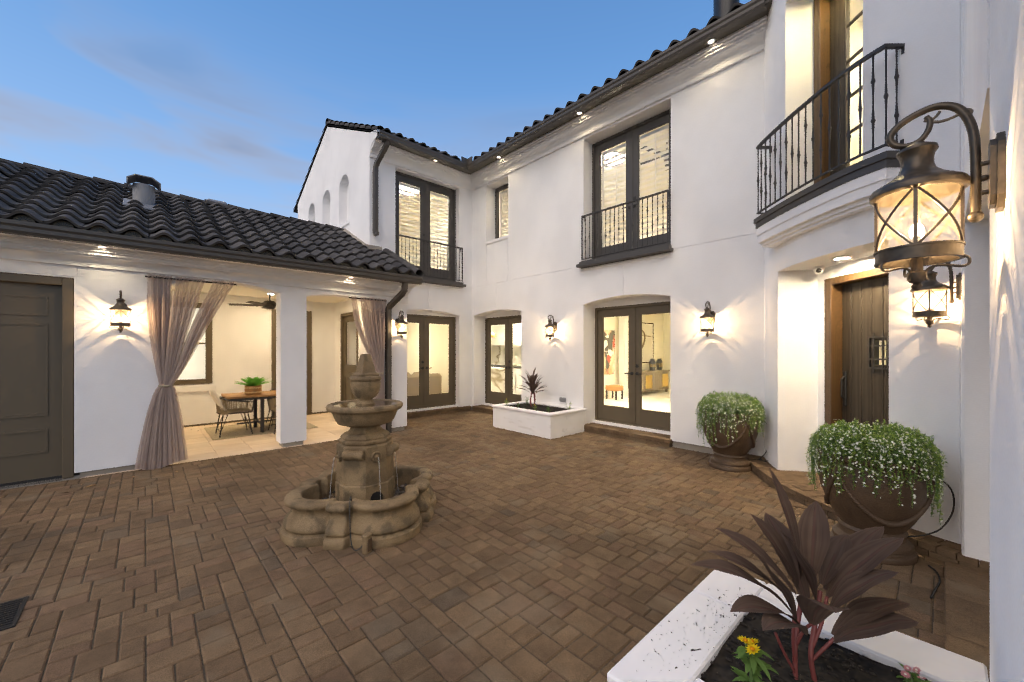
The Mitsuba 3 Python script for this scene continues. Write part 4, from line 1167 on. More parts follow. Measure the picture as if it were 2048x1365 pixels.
for (x_, lb) in ((-0.385, 'loggia eave downlight above the left lantern'), (2.63, 'loggia eave downlight above the pale curtain')):
    ceiling_lamp(lb, x_, YL - 0.33, 2.864, 0.036, SOFT, 8, 0.05, 'small downlights under the loggia eave', 0.085)
# ------------------------------------------------------------------ wall lanterns
KR = 0.77                                              # slimmer or wider lantern
def lantern(M, label, strength, w):
    """Local frame: y out of the wall, x along it, the plate's middle at the origin."""
    t = thing('wall_lantern', label, 'wall lantern', 'black coach lanterns on the white walls')
    P = lambda name, m, b, par=t, **k: put(par, name, mv(join(m) if isinstance(m, list) else m, M), b, **k)
    pl_ = sg.Polygon([(-.055, -.07), (-.03, -.10), (.03, -.10), (.055, -.07), (.055, .07), (.03, .10), (-.03, .10), (-.055, .07)])
    P('backplate', [extr(pl_, 0.014, lambda a, b, c: (a, c, b)), extr(pl_.buffer(-0.012), 0.012, lambda a, b, c: (a, c + 0.0141, b))], 'm_lamp_metal')
    L3_ = lambda q: smooth_line([(0, a, b) for a, b in q], 8)
    arm = L3_([(.05, -.10), (.05, .04), (.056, .14), (.08, .205), (.12, .232), (.165, .228), (.205, .208), (.224, .180), (.212, .152), (.185, .140), (.158, .147), (.142, .17), (.138, .195), (.146, .212)])
    s1 = L3_([(.140, .196), (.118, .186), (.09, .188), (.068, .198), (.058, .190), (.064, .176), (.074, .174)])
    s2 = L3_([(.118, .216), (.126, .204), (.139, .197), (.150, .202)])
    P('arm', [tube(arm, np.interp(np.linspace(0, 1, len(arm)), [0, 0.45, 1], [.0105, .0105, .0065]), 8), tube(s1, .0042, 6), tube(s2, .0038, 6), ball((0, .05, -.108), .016, 2),
              tube([(0, .02, .035), (0, .052, .035)], .0065, 8), tube([(0, .02, -.045), (0, .052, -.045)], .0065, 8), ball((0, .034, -.005), .009, 1), tube([(0, .024, -.005), (0, .04, -.005)], .005, 6), tube([(0, .165, .138), (0, .165, .118)], .008, 8)], 'm_lamp_metal', smooth=50)
    ax = (0, .165, -2.08)
    P('cap', lathe([(r * KR, z) for r, z in [(.004, 2.222), (.02, 2.220), (.034, 2.212), (.056, 2.203), (.059, 2.194), (.050, 2.182), (.0465, 2.168), (.047, 2.150), (.054, 2.134), (.078, 2.116), (.112, 2.100), (.133, 2.090), (.1395, 2.080), (.1385, 2.068), (.128, 2.063), (.122, 2.063), (.120, 2.075), (.05, 2.09)]], 40, ax), 'm_lamp_metal', smooth=40)
    P('glass', lathe([(.1135 * KR, 2.066), (.1135 * KR, 1.884)], 48, ax, caps=False), 'm_seeded', smooth=True)
    cage = f'{t}__cage'
    ring = lambda z0, z1, r0, r1: lathe([(r0 * KR, z0), (r1 * KR, z0), (r1 * KR, z1), (r0 * KR, z1), (r0 * KR, z0)], 40, ax, caps=False)
    P('cage', [ring(1.868, 1.898, .1105, .1225), ring(1.898, 1.903, .1165, .1265), ring(1.863, 1.868, .112, .126)], 'm_lamp_metal', smooth=40)
    for q in range(4):
        a0 = q * math.pi / 2
        zs = np.linspace(1.90, 2.064, 7)
        rr = .1175 * KR
        cyl_ = lambda a, z: (ax[0] + rr * np.cos(a), ax[1] + rr * np.sin(a), ax[2] + z)
        P('strap', tube([cyl_(a0, z) for z in zs], .0062, 4, squash=.5), 'm_lamp_metal', par=cage)
        for d in (1, -1):
            aa = np.linspace(a0 + .06, a0 + math.pi / 2 - .06, 12); zz = np.linspace(1.902, 2.062, 12)[::d]
            P('cross_bar', tube([cyl_(a, z) for a, z in zip(aa, zz)], .0036 if d > 0 else .0034, 5), 'm_lamp_metal', par=cage)
    loops = []
    for q in range(3):
        a = q * 2 * math.pi / 3 + 0.3
        pts = [(.118, 1.866), (.134, 1.858), (.137, 1.843), (.122, 1.835), (.085, 1.842), (.05, 1.846), (.028, 1.836), (.02, 1.818), (.03, 1.806)]
        loops.append(tube(smooth_line([(ax[0] + KR * r * math.cos(a), ax[1] + KR * r * math.sin(a), ax[2] + z) for r, z in pts], 5), .0036, 6))
    P('scroll', loops, 'm_lamp_metal', smooth=50)
    P('finial', [lathe([(.004, 1.778), (.011, 1.784), (.013, 1.792), (.008, 1.799), (.016, 1.803), (.022, 1.812), (.022, 1.83), (.014, 1.836), (.012, 1.90), (.004, 1.905)], 20, ax), tube([(-.026, .165, 1.895 - 2.08), (.026, .165, 1.895 - 2.08)], .006, 8)], 'm_lamp_metal', smooth=40)
    for e in (-.026, .026):
        ae = (e, .165, -2.08)
        P('candle', lathe([(.010, 1.890), (.010, 1.936)], 14, ae), 'm_cushion', smooth=40)
        em = glow(WARM, 60 * strength); em['sampling_weight'] = 0.08
        P('bulb', lathe([(.004, 1.9365), (.012, 1.940), (.0165, 1.950), (.015, 1.961), (.009, 1.970), (.003, 1.974)], 16, ae), 'm_bulb', smooth=True, emitter=em)
        # the filament: the light itself, at the tip of the bulb
        p = M @ np.array([e, .165, 1.986 - 2.08, 1.0])
        scene[num('filament')] = {'type': 'point', 'position': p[:3].tolist(), 'intensity': {'type': 'rgb', 'value': [float(c * .5 * strength * LAMP) for c in WARM]}, 'sampling_weight': .5 * w}
    return t


LS = 0.17
def wallM(x, y, z, ang): return mat4(x, y, z, ang)          # ang turns local +y to the wall's outward direction


lantern(mat4(1.705, -0.113, 2.08, 0.0), 'largest lantern, hanging closest to the camera on the near white wall', LS * .6, 3.5)
lantern(mat4(4.50, -0.0965, 2.075, 0.0), 'lantern just right of the plank door, behind the largest lantern', LS, 3.5)
lantern(mat4(XM, 2.40, 2.09, math.pi / 2), 'lantern on the long facade above the smaller urn', LS, 3.5)
lantern(mat4(XM, 5.56, 2.09, math.pi / 2), 'lantern on the long facade above the white planter', LS, 3.0)
lantern(mat4(-0.228, YL, 2.12, math.pi), 'lantern on the loggia wall between the brown door and the curtain', LS, 3.5)
lantern(mat4(3.672, YL, 2.12, math.pi), 'lantern on the loggia pillar beside the downspout', LS, 3.0)

# ------------------------------------------------------------------ fountain
FC = np.array([1.553, 3.748]); FR = 0.0
fo = thing('fountain', 'tiered brown cast-stone fountain with a quatrefoil basin in the courtyard', 'fountain')
nth = 420
th = np.linspace(0, 2 * math.pi, nth, endpoint=False)
shape = so.unary_union([sg.Point(0.345 * math.cos(a), 0.345 * math.sin(a)).buffer(0.275, 48) for a in np.arange(4) * math.pi / 2] +
                       [affinity.rotate(sg.box(0.20, -0.082, 0.545, 0.082), 45 + 90 * k, origin=(0, 0)) for k in range(4)] + [sg.Point(0, 0).buffer(0.36)])


def radial(poly):
    out = []
    for a in th:
        l = sg.LineString([(0, 0), (2 * math.cos(a), 2 * math.sin(a))]).intersection(poly)
        out.append(max(math.hypot(*p) for p in l.coords))
    return np.array(out)


R0 = radial(shape)
Rs = R0.copy()
for _ in range(3): Rs = 0.4 * Rs + 0.3 * np.roll(Rs, 1) + 0.3 * np.roll(Rs, -1)
prof = [(0.066, 0.0), (0.072, 0.03), (0.066, 0.075), (0.044, 0.092), (0.024, 0.096), (0.040, 0.108), (0.048, 0.125), (0.040, 0.16), (0.010, 0.20), (-0.020, 0.235), (-0.026, 0.265), (-0.006, 0.295), (0.028, 0.316), (0.040, 0.338), (0.034, 0.360), (0.016, 0.377), (-0.018, 0.383), (-0.052, 0.378), (-0.070, 0.360), (-0.072, 0.30), (-0.072, 0.15)]
c_, s_ = math.cos(FR), math.sin(FR)
rot = lambda x, y: (FC[0] + c_ * x - s_ * y, FC[1] + s_ * x + c_ * y)
rowsP = []
for o, z in [(o, z * .90) for o, z in prof]:
    rr = 1.05 * Rs + o
    if o < -0.03: rr = np.minimum(rr, Rs + o)
    X_, Y_ = rr * np.cos(th), rr * np.sin(th)
    wob = 1 + 0.004 * (meshkit.noise(np.stack([X_ * 9, Y_ * 9, np.full(nth, z * 14)], 1)) - 0.5) * 2
    x_, y_ = rot(X_ * wob, Y_ * wob)
    rowsP.append(np.stack([x_, y_, np.full(nth, z)], 1))
put(fo, 'basin', rings(rowsP, True, True), 'm_stone', smooth=38)
# pebbles in the basin
pebs, puv = [], []
inner = shape.buffer(-0.09)
for i in range(520):
    a, r = rnd.random() * 6.283, 0.25 + 0.42 * rnd.random()
    x, y = r * math.cos(a), r * math.sin(a)
    if not inner.contains(sg.Point(x, y)): continue
    q = rnd.uniform(.012, .026)
    x_, y_ = rot(x, y)
    m = ball((x_, y_, 0.158 + rnd.random() * .018), q, 1, (1, rnd.uniform(.7, 1.2), .6))
    pebs.append(m); puv.append(np.tile([rnd.random() ** 2, .5], (len(m[0]), 1)))
put(fo, 'pebbles', join(pebs), 'm_pebble', smooth=True, uv=np.vstack(puv), kind='stuff', label='dark wet pebbles in the basin')
# octagonal pedestal
ped0 = math.radians(-90.0)                              # direction of the face with the rosette


def octa(r, z, rot0=ped0):
    a = rot0 + math.pi / 8 + np.arange(8) * math.pi / 4
    return np.stack([FC[0] + r / math.cos(math.pi / 8) * np.cos(a), FC[1] + r / math.cos(math.pi / 8) * np.sin(a), np.full(8, z)], 1)


pprof = [(0.246, 0.13), (0.246, 0.365), (0.238, 0.372), (0.236, 0.378), (0.238, 0.385), (0.236, 0.715), (0.230, 0.724), (0.214, 0.730), (0.224, 0.744), (0.226, 0.758), (0.214, 0.768), (0.205, 0.772), (0.208, 0.786), (0.196, 0.803), (0.176, 0.820), (0.150, 0.828), (0.132, 0.848), (0.122, 0.872), (0.128, 0.885), (0.150, 0.895)]
put(fo, 'pedestal', rings([octa(r, z) for r, z in pprof]), 'm_stone', smooth=18)
f2 = np.array([math.cos(ped0), math.sin(ped0)])
s2 = np.array([-f2[1], f2[0]])
fP = lambda a, b, c: (FC[0] + s2[0] * a + f2[0] * (0.247 + c), FC[1] + s2[1] * a + f2[1] * (0.247 + c), b)
put(fo, 'drain_arch', extr(sg.Point(0, 0.250).buffer(0.056, 20).union(rect(-.056, .056, 0.14, 0.250)), 0.004, fP), 'm_black')


def volute(ang_face, dist, z, name='volute', half=0.085, r=0.047):
    d = np.array([math.cos(ang_face), math.sin(ang_face)]); e = np.array([-d[1], d[0]])
    c = FC + d * dist
    ms = [tube([(*(c + e * q), z) for q in (-half, -half + .012, 0, half - .012, half)], [r, r * .96, r * .86, r * .96, r], 20)]
    for sgn in (-1, 1):
        sp = []
        for t_ in np.linspace(0, 3.4 * math.pi, 44):
            rr = r * (0.92 - 0.075 * t_ / 1.0) if t_ < 10.6 else r * .12
            rr = max(rr, r * .14)
            sp.append((*(c + e * sgn * (half + .003) + d * rr * math.cos(t_)), z + rr * math.sin(t_)))
        ms.append(tube(sp, .0052, 6))
    ms.append(ball((*(c + e * half), z), .010, 1)); ms.append(ball((*(c - e * half), z), .010, 1))
    put(fo, name, ms, 'm_stone', smooth=45)


for kf in (-1, 1, 2, 3, -2, 4):
    if kf in (-1, 1, -3, 3): volute(ped0 + kf * math.pi / 4, 0.252, 0.655)
for kf in (0, 2, -2, 4):
    d = ped0 + kf * math.pi / 4
    cc = FC + 0.234 * np.array([math.cos(d), math.sin(d)])
    dd = np.array([math.cos(d), math.sin(d), 0.0])
    ee = np.array([-dd[1], dd[0], 0.0])
    P_ = []
    for rr, o in ((0.050, 0.0), (0.050, 0.018), (0.046, 0.026), (0.038, 0.026), (0.033, 0.014), (0.026, 0.013), (0.022, 0.024), (0.010, 0.026), (0.008, 0.05), (0.002, 0.05)):
        P_.append([np.array([*cc, 0.625]) + dd * o + rr * (math.cos(t_) * ee + np.array([0, 0, math.sin(t_)])) for t_ in np.linspace(0, 2 * math.pi, 24, endpoint=False)])
    put(fo, 'rosette', rings(P_), 'm_stone', smooth=40)
put(fo, 'bowl', lathe([(.94 * r, z) for r, z in [(0.140, 0.885), (0.20, 0.892), (0.262, 0.912), (0.285, 0.945), (0.302, 0.985), (0.318, 1.022), (0.326, 1.032), (0.352, 1.036), (0.366, 1.050), (0.368, 1.070), (0.358, 1.086), (0.335, 1.092), (0.312, 1.086), (0.300, 1.065), (0.292, 1.03), (0.24, 0.985), (0.10, 0.96)]], 64, (*FC, 0)), 'm_stone', smooth=35)
put(fo, 'urn', lathe([(.93 * r, z) for r, z in [(0.072, 0.955), (0.076, 1.07), (0.092, 1.078), (0.094, 1.092), (0.078, 1.102), (0.066, 1.118), (0.070, 1.132), (0.100, 1.150), (0.128, 1.188), (0.145, 1.240), (0.148, 1.285), (0.142, 1.302), (0.150, 1.308), (0.156, 1.325), (0.150, 1.342), (0.132, 1.350), (0.125, 1.353)]], 48, (*FC, 0)), 'm_stone', smooth=35)


def sq(r, z, a0=ped0):
    a = a0 + math.pi / 4 + np.arange(8) * math.pi / 4 * 1.0
    out = []
    for k in range(4):
        for q in (-0.13, 0.13):
            an = a0 + math.pi / 4 + k * math.pi / 2 + q
            out.append((FC[0] + r * 1.36 * math.cos(an), FC[1] + r * 1.36 * math.sin(an), z))
    return np.array(out)


put(fo, 'obelisk', rings([sq(.092, 1.352), sq(.092, 1.368), sq(.080, 1.376), sq(.070, 1.386), sq(.036, 1.550), sq(.028, 1.560)]), 'm_stone')
a = np.arange(48) * 2 * math.pi / 48
put(fo, 'water', [(np.vstack([np.stack([FC[0] + 0.290 * np.cos(a), FC[1] + 0.290 * np.sin(a), np.full(48, 1.079)], 1), [[*FC, 1.079]]]), np.array([[i, (i + 1) % 48, 48] for i in range(48)]))], 'm_water')
wa = so.unary_union([shape.buffer(-0.076)])
v, f = tm(trimesh.creation.extrude_polygon(wa, 0.002, engine='earcut'))
keep = v[f].mean(1)[:, 2] > 0.0019
x_, y_ = rot(v[:, 0], v[:, 1])
put(fo, 'water', (np.stack([x_, y_, v[:, 2] + 0.178], 1), f[keep]), 'm_water')
scene['m_stream'] = {'type': 'mask', 'opacity': 0.32, 'bsdf': pr((0.8, 0.82, 0.85), 0.15)}
for kf in (0, -2, 2):
    d = ped0 + kf * math.pi / 4
    dd = np.array([math.cos(d), math.sin(d)])
    pts = [(*(FC + dd * (0.285 + 0.05 * t_)), 0.625 - 0.45 * t_ ** 1.6) for t_ in np.linspace(0, 1, 12)]
    put(fo, 'water_stream', tube(pts, np.linspace(.004, .0025, 12), 6), 'm_stream', smooth=True)
# cord over the rim and its junction box
fcord = solo('power_cord', 'thin black cord hanging over the front rim of the fountain basin', 'cord', tube(smooth_line([(1.315, 3.415, 0.19), (1.262, 3.335, 0.34), (1.245, 3.302, 0.392), (1.215, 3.245, 0.35), (1.195, 3.175, 0.12), (1.205, 3.135, 0.03), (1.245, 3.105, 0.04), (1.272, 3.098, 0.09)], 6), .0045, 6), 'm_black', smooth=True)
jb = thing('junction_box', 'small brown junction box standing on the pavers against the fountain basin', 'junction box')
Mj = mat4(1.285, 3.075, 0, 0.55)
put(jb, 'body', mv(cbox(-.035, .035, -.024, .024, 0.0, 0.145, .008), Mj), 'm_stone')
put(jb, 'cover', mv(cbox(-.039, .039, -.028, .028, 0.128, 0.152, .008), Mj), 'm_stone')
put(jb, 'door', mv(cbox(-.026, .026, -.029, -.0242, 0.018, 0.115, .003), Mj), 'm_urn')

# ------------------------------------------------------------------ plants
def blade(base, d, l, w, droop=0.5, fold=0.25, n=9, m=5, tip=1.0, up_=(0, 0, 1), side=None, wave=0.0, narrow=0.35, power=2.0):
    """A lance-shaped leaf from base along d, bending down by droop (radians over its length)."""
    d = np.asarray(d, float); d /= np.linalg.norm(d)
    s = np.cross(d, up_) if side is None else np.asarray(side, float)
    if np.linalg.norm(s) < 1e-4: s = np.array([1.0, 0, 0])
    s /= np.linalg.norm(s)
    p = np.asarray(base, float).copy(); P, U = [], []
    for i in range(n):
        t_ = i / (n - 1)
        a = droop * (t_ - 0.5 / (n - 1)) if i else 0
        nrm = np.cross(s, d)
        dirn = d * math.cos(a) - nrm * math.sin(a) if True else d
        if i: p = p + dirn * l / (n - 1)
        wid = w * (np.clip(t_ / narrow, 0.0, 1) ** 0.8 * 0.86 + 0.14) * max(1e-3, 1 - max(0, (t_ - narrow) / (1 - narrow)) ** power * tip) / 2
        nn = np.cross(s, dirn)
        rowp = []
        for k in range(m):
            q = (k / (m - 1) - 0.5) * 2
            rowp.append(p + s * wid * q + nn * (wid * fold * abs(q) + wave * wid * math.sin(t_ * 9 + q * 2)))
        P.append(rowp); U.append([(k / (m - 1), t_) for k in range(m)])
    return sheet(P), np.array(U).reshape(-1, 2)


def cordyline(name, label, base, stems, leaves, group=None, wide=(1, 1)):
    """stems: lists of points; leaves: (base, tip, width, droop, fold)."""
    t = thing(name, label, 'plant', group)
    for q, r in stems:
        put(t, 'stem', tube(smooth_line(q, 6), r, 7), 'm_stem_red', smooth=True)
    for b, tip_, w, dr_, fo_ in leaves:
        b, tip_ = np.array(b, float), np.array(tip_, float)
        d = tip_ - b; l = np.linalg.norm(d); d /= l
        s = np.cross(d, [0, 0, 1.0]); s /= np.linalg.norm(s) + 1e-9
        nn = np.cross(s, d)
        d0 = d * math.cos(dr_ / 2) + nn * math.sin(dr_ / 2)
        mesh_, uv_ = blade(b, d0, l * (1 + dr_ * dr_ / 24) * wide[1], w * wide[0], dr_, fo_, 14, 7, side=s, wave=0.08, narrow=.48, power=2.6)
        put(t, 'leaf', mesh_, 'm_cordyline', smooth=True, uv=uv_)
        # leaf stalk
    return t


# near planter: a low white box with a coping, soil inside
def planter(label, x0, x1, y0, y1, z, cw, open_side=None, over=0.03, th=0.04, split=None):
    t = thing('planter_box', label, 'planter box')
    put(t, 'side', [cbox(x0 + over, x1 - over, y0 + over, y1 - over, -0.05, z - 0.10, .006)] + [box(x0 + over, x1 - over, y1 - cw * .9, y1 - over, z - .11, z - th), box(x0 + over, x0 + cw * .9, y0 + over, y1 - over - .001, z - .11, z - th - .0005), box(x1 - cw * .9, x1 - over, y0 + over, y1 - over - .001, z - .11, z - th - .0005)] + ([] if open_side == 'y0' else [box(x0 + cw * .9, x1 - cw * .9, y0 + over, y0 + cw * .9, z - .11, z - th - .0002)]), 'm_planter')
    ex0, ex1, ey0, ey1 = x0, x1, y0, y1
    bars = [('y1', (ex0, ex1, ey1 - cw, ey1)), ('x0', (ex0, ex0 + cw, ey0, ey1 - cw - .002)), ('x1', (ex1 - cw, ex1, ey0, ey1 - cw - .002)), ('y0', (ex0 + cw + .002, ex1 - cw - .002, ey0, ey0 + cw))]
    for nm_, b in bars:
        if nm_ == open_side: continue
        if split and nm_ == split[0]:
            s_ = split[1]
            for q in ((b[0], s_ - .002, b[2], b[3]), (s_ + .002, b[1], b[2], b[3])): put(t, 'coping', cbox(*q, z - th + .001, z, .008), 'm_planter')
        else: put(t, 'coping', cbox(*b, z - th + .001, z, .008), 'm_planter')
    n = 26
    xs, ys = np.linspace(x0 + cw * .9, x1 - (cw * .9 if open_side != 'x1' else 0), n), np.linspace(y0 + (cw * .9 if open_side != 'y0' else 0), y1 - cw * .9, n)
    Xg, Yg = np.meshgrid(xs, ys, indexing='ij')
    Z = z - 0.035 + 0.055 * (meshkit.fbm(np.stack([Xg * 11, Yg * 11, Xg * 0], -1), 4, 3) - 0.5)
    put(t, 'soil', sheet(np.stack([Xg, Yg, Z], -1)), 'm_soil', smooth=True)
    clods = []
    for i in range(320):
        x, y = rnd.uniform(xs[0], xs[-1]), rnd.uniform(ys[0], ys[-1])
        clods.append(ball((x, y, z - 0.022), rnd.uniform(.003, .011), 0, (1, rnd.uniform(.4, 2.4), .6)))
    put(t, 'mulch', join(clods), 'm_soil', kind='stuff')
    return t


planter('white planter box nearest the camera, soil crumbs on its coping', 1.208, 2.264, -0.11, 0.815, 0.45, 0.225, 'y0', split=('y1', 1.93))
crumbs = []
q_ = random.Random(31)
for i in range(230):
    c0 = [(1.92, .63), (1.72, .62), (1.50, .66), (1.86, .68), (1.62, .74), (1.40, .72)][q_.choice([0, 0, 0, 1, 1, 2, 3, 4, 5])]
    x, y = q_.gauss(c0[0], .085), q_.gauss(c0[1], .05)
    if not (1.22 < x < 2.25 and .595 < y < .81): continue
    r = .0011 + .0024 * q_.random() ** 3
    m = ball((0, 0, 0), r, 0, (q_.uniform(1, 2.6), 1, .5))
    crumbs.append(mv(m, mat4(x, y, .4505, q_.random() * 6.3)))
for x, y, l, a in ((1.70, .70, .012, .6), (1.79, .73, .010, 1.2), (1.95, .70, .011, .2), (1.55, .64, .022, 2.6), (1.88, .61, .010, .9), (2.10, .66, .010, .3)):
    crumbs.append(mv(cbox(-l, l, -.0018, .0018, 0, .002, .0006), mat4(x, y, .450, a)))
solo('soil_crumbs', 'dark soil crumbs scattered on the coping of the nearest planter box', 'soil', crumbs, 'm_soil', kind='stuff')
planter('white planter box against the long facade between two French doors', 5.30, XM - 0.001, 4.725, 6.39, 0.45, 0.15, None)

nb = np.array([1.735, 0.285, 0.42])
stems = []
for q, r in (([(1.709, .355, .39), (1.73, .362, .513), (1.775, .362, .60), (1.835, .355, .70)], .0085), ([(1.761, .306, .39), (1.76, .321, .50), (1.80, .318, .58), (1.872, .313, .69)], .0085),
             ([(1.76, .321, .48), (1.775, .29, .53), (1.796, .261, .575)], .006), ([(1.72, .36, .47), (1.70, .362, .56), (1.694, .357, .655)], .0055), ([(1.715, .358, .44), (1.66, .38, .53), (1.61, .394, .615)], .005),
             ([(1.765, .32, .52), (1.82, .30, .60), (1.885, .295, .67)], .006), ([(1.735, .36, .53), (1.73, .335, .60), (1.727, .312, .635)], .0055)):
    stems.append((q, r))
near_leaves = [  # (base, tip, width, droop, fold) in metres
    ((1.847, 0.363, 0.692), (1.872, 0.477, 1.101), 0.055, 0.35, 0.3), ((1.847, 0.336, 0.732), (1.984, 0.345, 0.976), 0.085, 0.35, 0.3),
    ((1.816, 0.365, 0.694), (1.819, 0.525, 0.917), 0.085, 0.5, 0.25), ((1.769, 0.367, 0.694), (1.717, 0.619, 0.862), 0.08, 0.7, 0.25),
    ((1.742, 0.365, 0.661), (1.569, 0.592, 0.83), 0.075, 0.7, 0.25), ((1.7, 0.363, 0.653), (1.406, 0.58, 0.843), 0.085, 0.8, 0.25),
    ((1.682, 0.352, 0.649), (1.588, 0.466, 0.877), 0.105, 0.5, 0.2), ((1.671, 0.335, 0.637), (1.415, 0.462, 0.74), 0.08, 0.9, 0.25),
    ((1.659, 0.319, 0.625), (1.421, 0.375, 0.723), 0.075, 1.0, 0.2), ((1.892, 0.294, 0.666), (2.121, 0.11, 0.868), 0.095, 0.55, 0.22),
    ((1.911, 0.305, 0.682), (2.258, 0.174, 0.848), 0.08, 0.5, 0.25), ((1.904, 0.311, 0.701), (2.148, 0.276, 0.817), 0.085, 0.4, 0.25),
    ((1.849, 0.28, 0.636), (1.969, 0.115, 0.796), 0.085, 0.8, 0.22), ((1.783, 0.259, 0.57), (1.933, 0.066, 0.663), 0.105, 0.75, 0.2),
    ((1.805, 0.266, 0.582), (2.026, 0.089, 0.673), 0.08, 0.8, 0.22), ((1.727, 0.31, 0.631), (1.503, 0.218, 0.816), 0.11, 0.9, 0.15),
    ((1.833, 0.322, 0.669), (1.761, 0.416, 0.911), 0.1, 0.4, 0.22), ((1.80, 0.34, 0.66), (2.00, 0.52, 0.87), 0.09, 0.6, 0.22),
]
cordyline('red_leaved_plant', 'broad dark red leaved plant in the planter box nearest the camera', nb, stems, near_leaves, None, (1.22, 1.06))
far_leaves = []
fb = np.array([5.93, 5.78, 0.42])
r2 = random.Random(5)
for i in range(30):
    a = i * 2.399 + r2.uniform(-.3, .3); k = i / 30
    el = 1.35 - 1.25 * k + r2.uniform(-.1, .1)
    zb = 0.66 + 0.14 * (1 - k) + r2.uniform(-.03, .03)
    l = r2.uniform(.30, .44)
    b = (fb[0] + 0.03 * math.cos(a), fb[1] + 0.03 * math.sin(a), zb)
    far_leaves.append((b, (b[0] + l * math.cos(el) * math.cos(a), b[1] + l * math.cos(el) * math.sin(a), b[2] + l * math.sin(el)), .058, r2.uniform(.5, 1.1), .35))
cordyline('red_leaved_plant', 'narrow-leaved dark plant in the planter box against the long facade', fb,
          [([(5.91, 5.80, .40), (5.90, 5.82, .55), (5.92, 5.79, .78)], .013), ([(5.95, 5.76, .40), (5.96, 5.75, .6), (5.94, 5.78, .80)], .013), ([(5.93, 5.72, .42), (5.91, 5.72, .6), (5.93, 5.76, .74)], .010)], far_leaves)


def daisy(c, nrm, r, n, b, parent, name='flower', layers=2, eye='m_petal_orange'):
    nrm = np.asarray(nrm, float); nrm /= np.linalg.norm(nrm)
    e = np.cross(nrm, [0.3, 0.5, 0.8]); e /= np.linalg.norm(e); g_ = np.cross(nrm, e)
    ms = []
    for L_ in range(layers):
        for i in range(n):
            a = (i + .5 * L_) * 2 * math.pi / n
            d = math.cos(a) * e + math.sin(a) * g_
            t_ = -math.sin(a) * e + math.cos(a) * g_
            rr = r * (1 - .18 * L_); lift = 0.18 + .25 * L_
            q = [c + d * rr * .15, c + d * rr * .6 + t_ * rr * .19 + nrm * rr * lift * .7, c + d * rr + nrm * rr * lift, c + d * rr * .6 - t_ * rr * .19 + nrm * rr * lift * .7]
            ms.append(rp(q))
    k = put(parent, name, join(ms), b)
    put(k, 'disc', ball(c + nrm * r * .22, r * .27, 1, (1, 1, .7)), eye)


def bedding(label, base, h, spread, flowers, petal, leafb='m_herb', nleaf=26, fr=.022, cat='plant', lw=.016, ll=.06, seed=1, eye='m_petal_orange', group=None):
    t = thing('flowering_plant', label, cat, group)
    q = random.Random(seed)
    base = np.array(base, float)
    ls, ss, heads = [], [], []
    for i in range(max(flowers, 3)):
        a = i * 2.1 + q.uniform(-.4, .4); s_ = spread * q.uniform(.3, 1) * (0.45 if flowers else 1)
        top = base + [s_ * math.cos(a), s_ * math.sin(a), h * q.uniform(.75, 1.0)]
        midp = (base + top) / 2 + [q.uniform(-.01, .01), q.uniform(-.01, .01), 0]
        ln = smooth_line([base, midp, top], 5)
        ss.append(tube(ln, .0032, 5)); heads.append(top)
        for j in range(nleaf // max(flowers, 3) + 1):
            p = ln[int(q.uniform(.05, .95) * (len(ln) - 1))]
            b = q.uniform(0, 6.283)
            ls.append(blade(p, (math.cos(b), math.sin(b), q.uniform(.0, .9)), ll * q.uniform(.6, 1.2), lw, 0.9, .2, 5, 3)[0])
    put(t, 'stem', join(ss), 'm_stem_green', smooth=True)
    put(t, 'foliage', join(ls), leafb, smooth=True, kind='stuff')
    for i in range(flowers):
        daisy(heads[i] + [0, 0, .004], (q.uniform(-.5, .3), q.uniform(-.1, .5), 1), fr * q.uniform(.85, 1.1), 11, petal, t, eye=eye)
    return t


bedding('yellow daisy-like flowers in the planter box nearest the camera', (1.555, .455, .41), .185, .075, 3, 'm_petal_yellow', nleaf=40, fr=.027, lw=.022, ll=.075, seed=4)
bedding('small pink flowered plant in the right corner of the nearest planter box', (1.90, .06, .41), .12, .12, 6, 'm_petal_pink', 'm_leaf_deep', 60, .014, lw=.012, ll=.04, seed=9, eye='m_petal_white')
for i, (x, y, h, pet, lb, nf) in enumerate(((5.55, 6.18, .17, 'm_petal_yellow', 'small yellow bloom in the left front corner of the facade planter', 2), (5.72, 6.02, .10, 'm_petal_red', 'low red flowers left of the dark plant in the facade planter', 4),
                                            (5.62, 5.42, .13, 'm_petal_yellow', 'low green plant in front of the dark plant in the facade planter', 2), (5.60, 5.05, .15, 'm_petal_red', 'leafy plant with one red bloom at the right of the facade planter', 1),
                                            (6.12, 4.98, .22, 'm_petal_white', 'tall thin green plant in the far right corner of the facade planter', 0), (6.10, 6.12, .20, 'm_petal_white', 'small green seedling by the wall in the facade planter', 0))):
    bedding(lb, (x, y, .40), h, .06, nf, pet, 'm_herb' if i % 2 else 'm_leaf_bright', 30, .018, seed=20 + i)

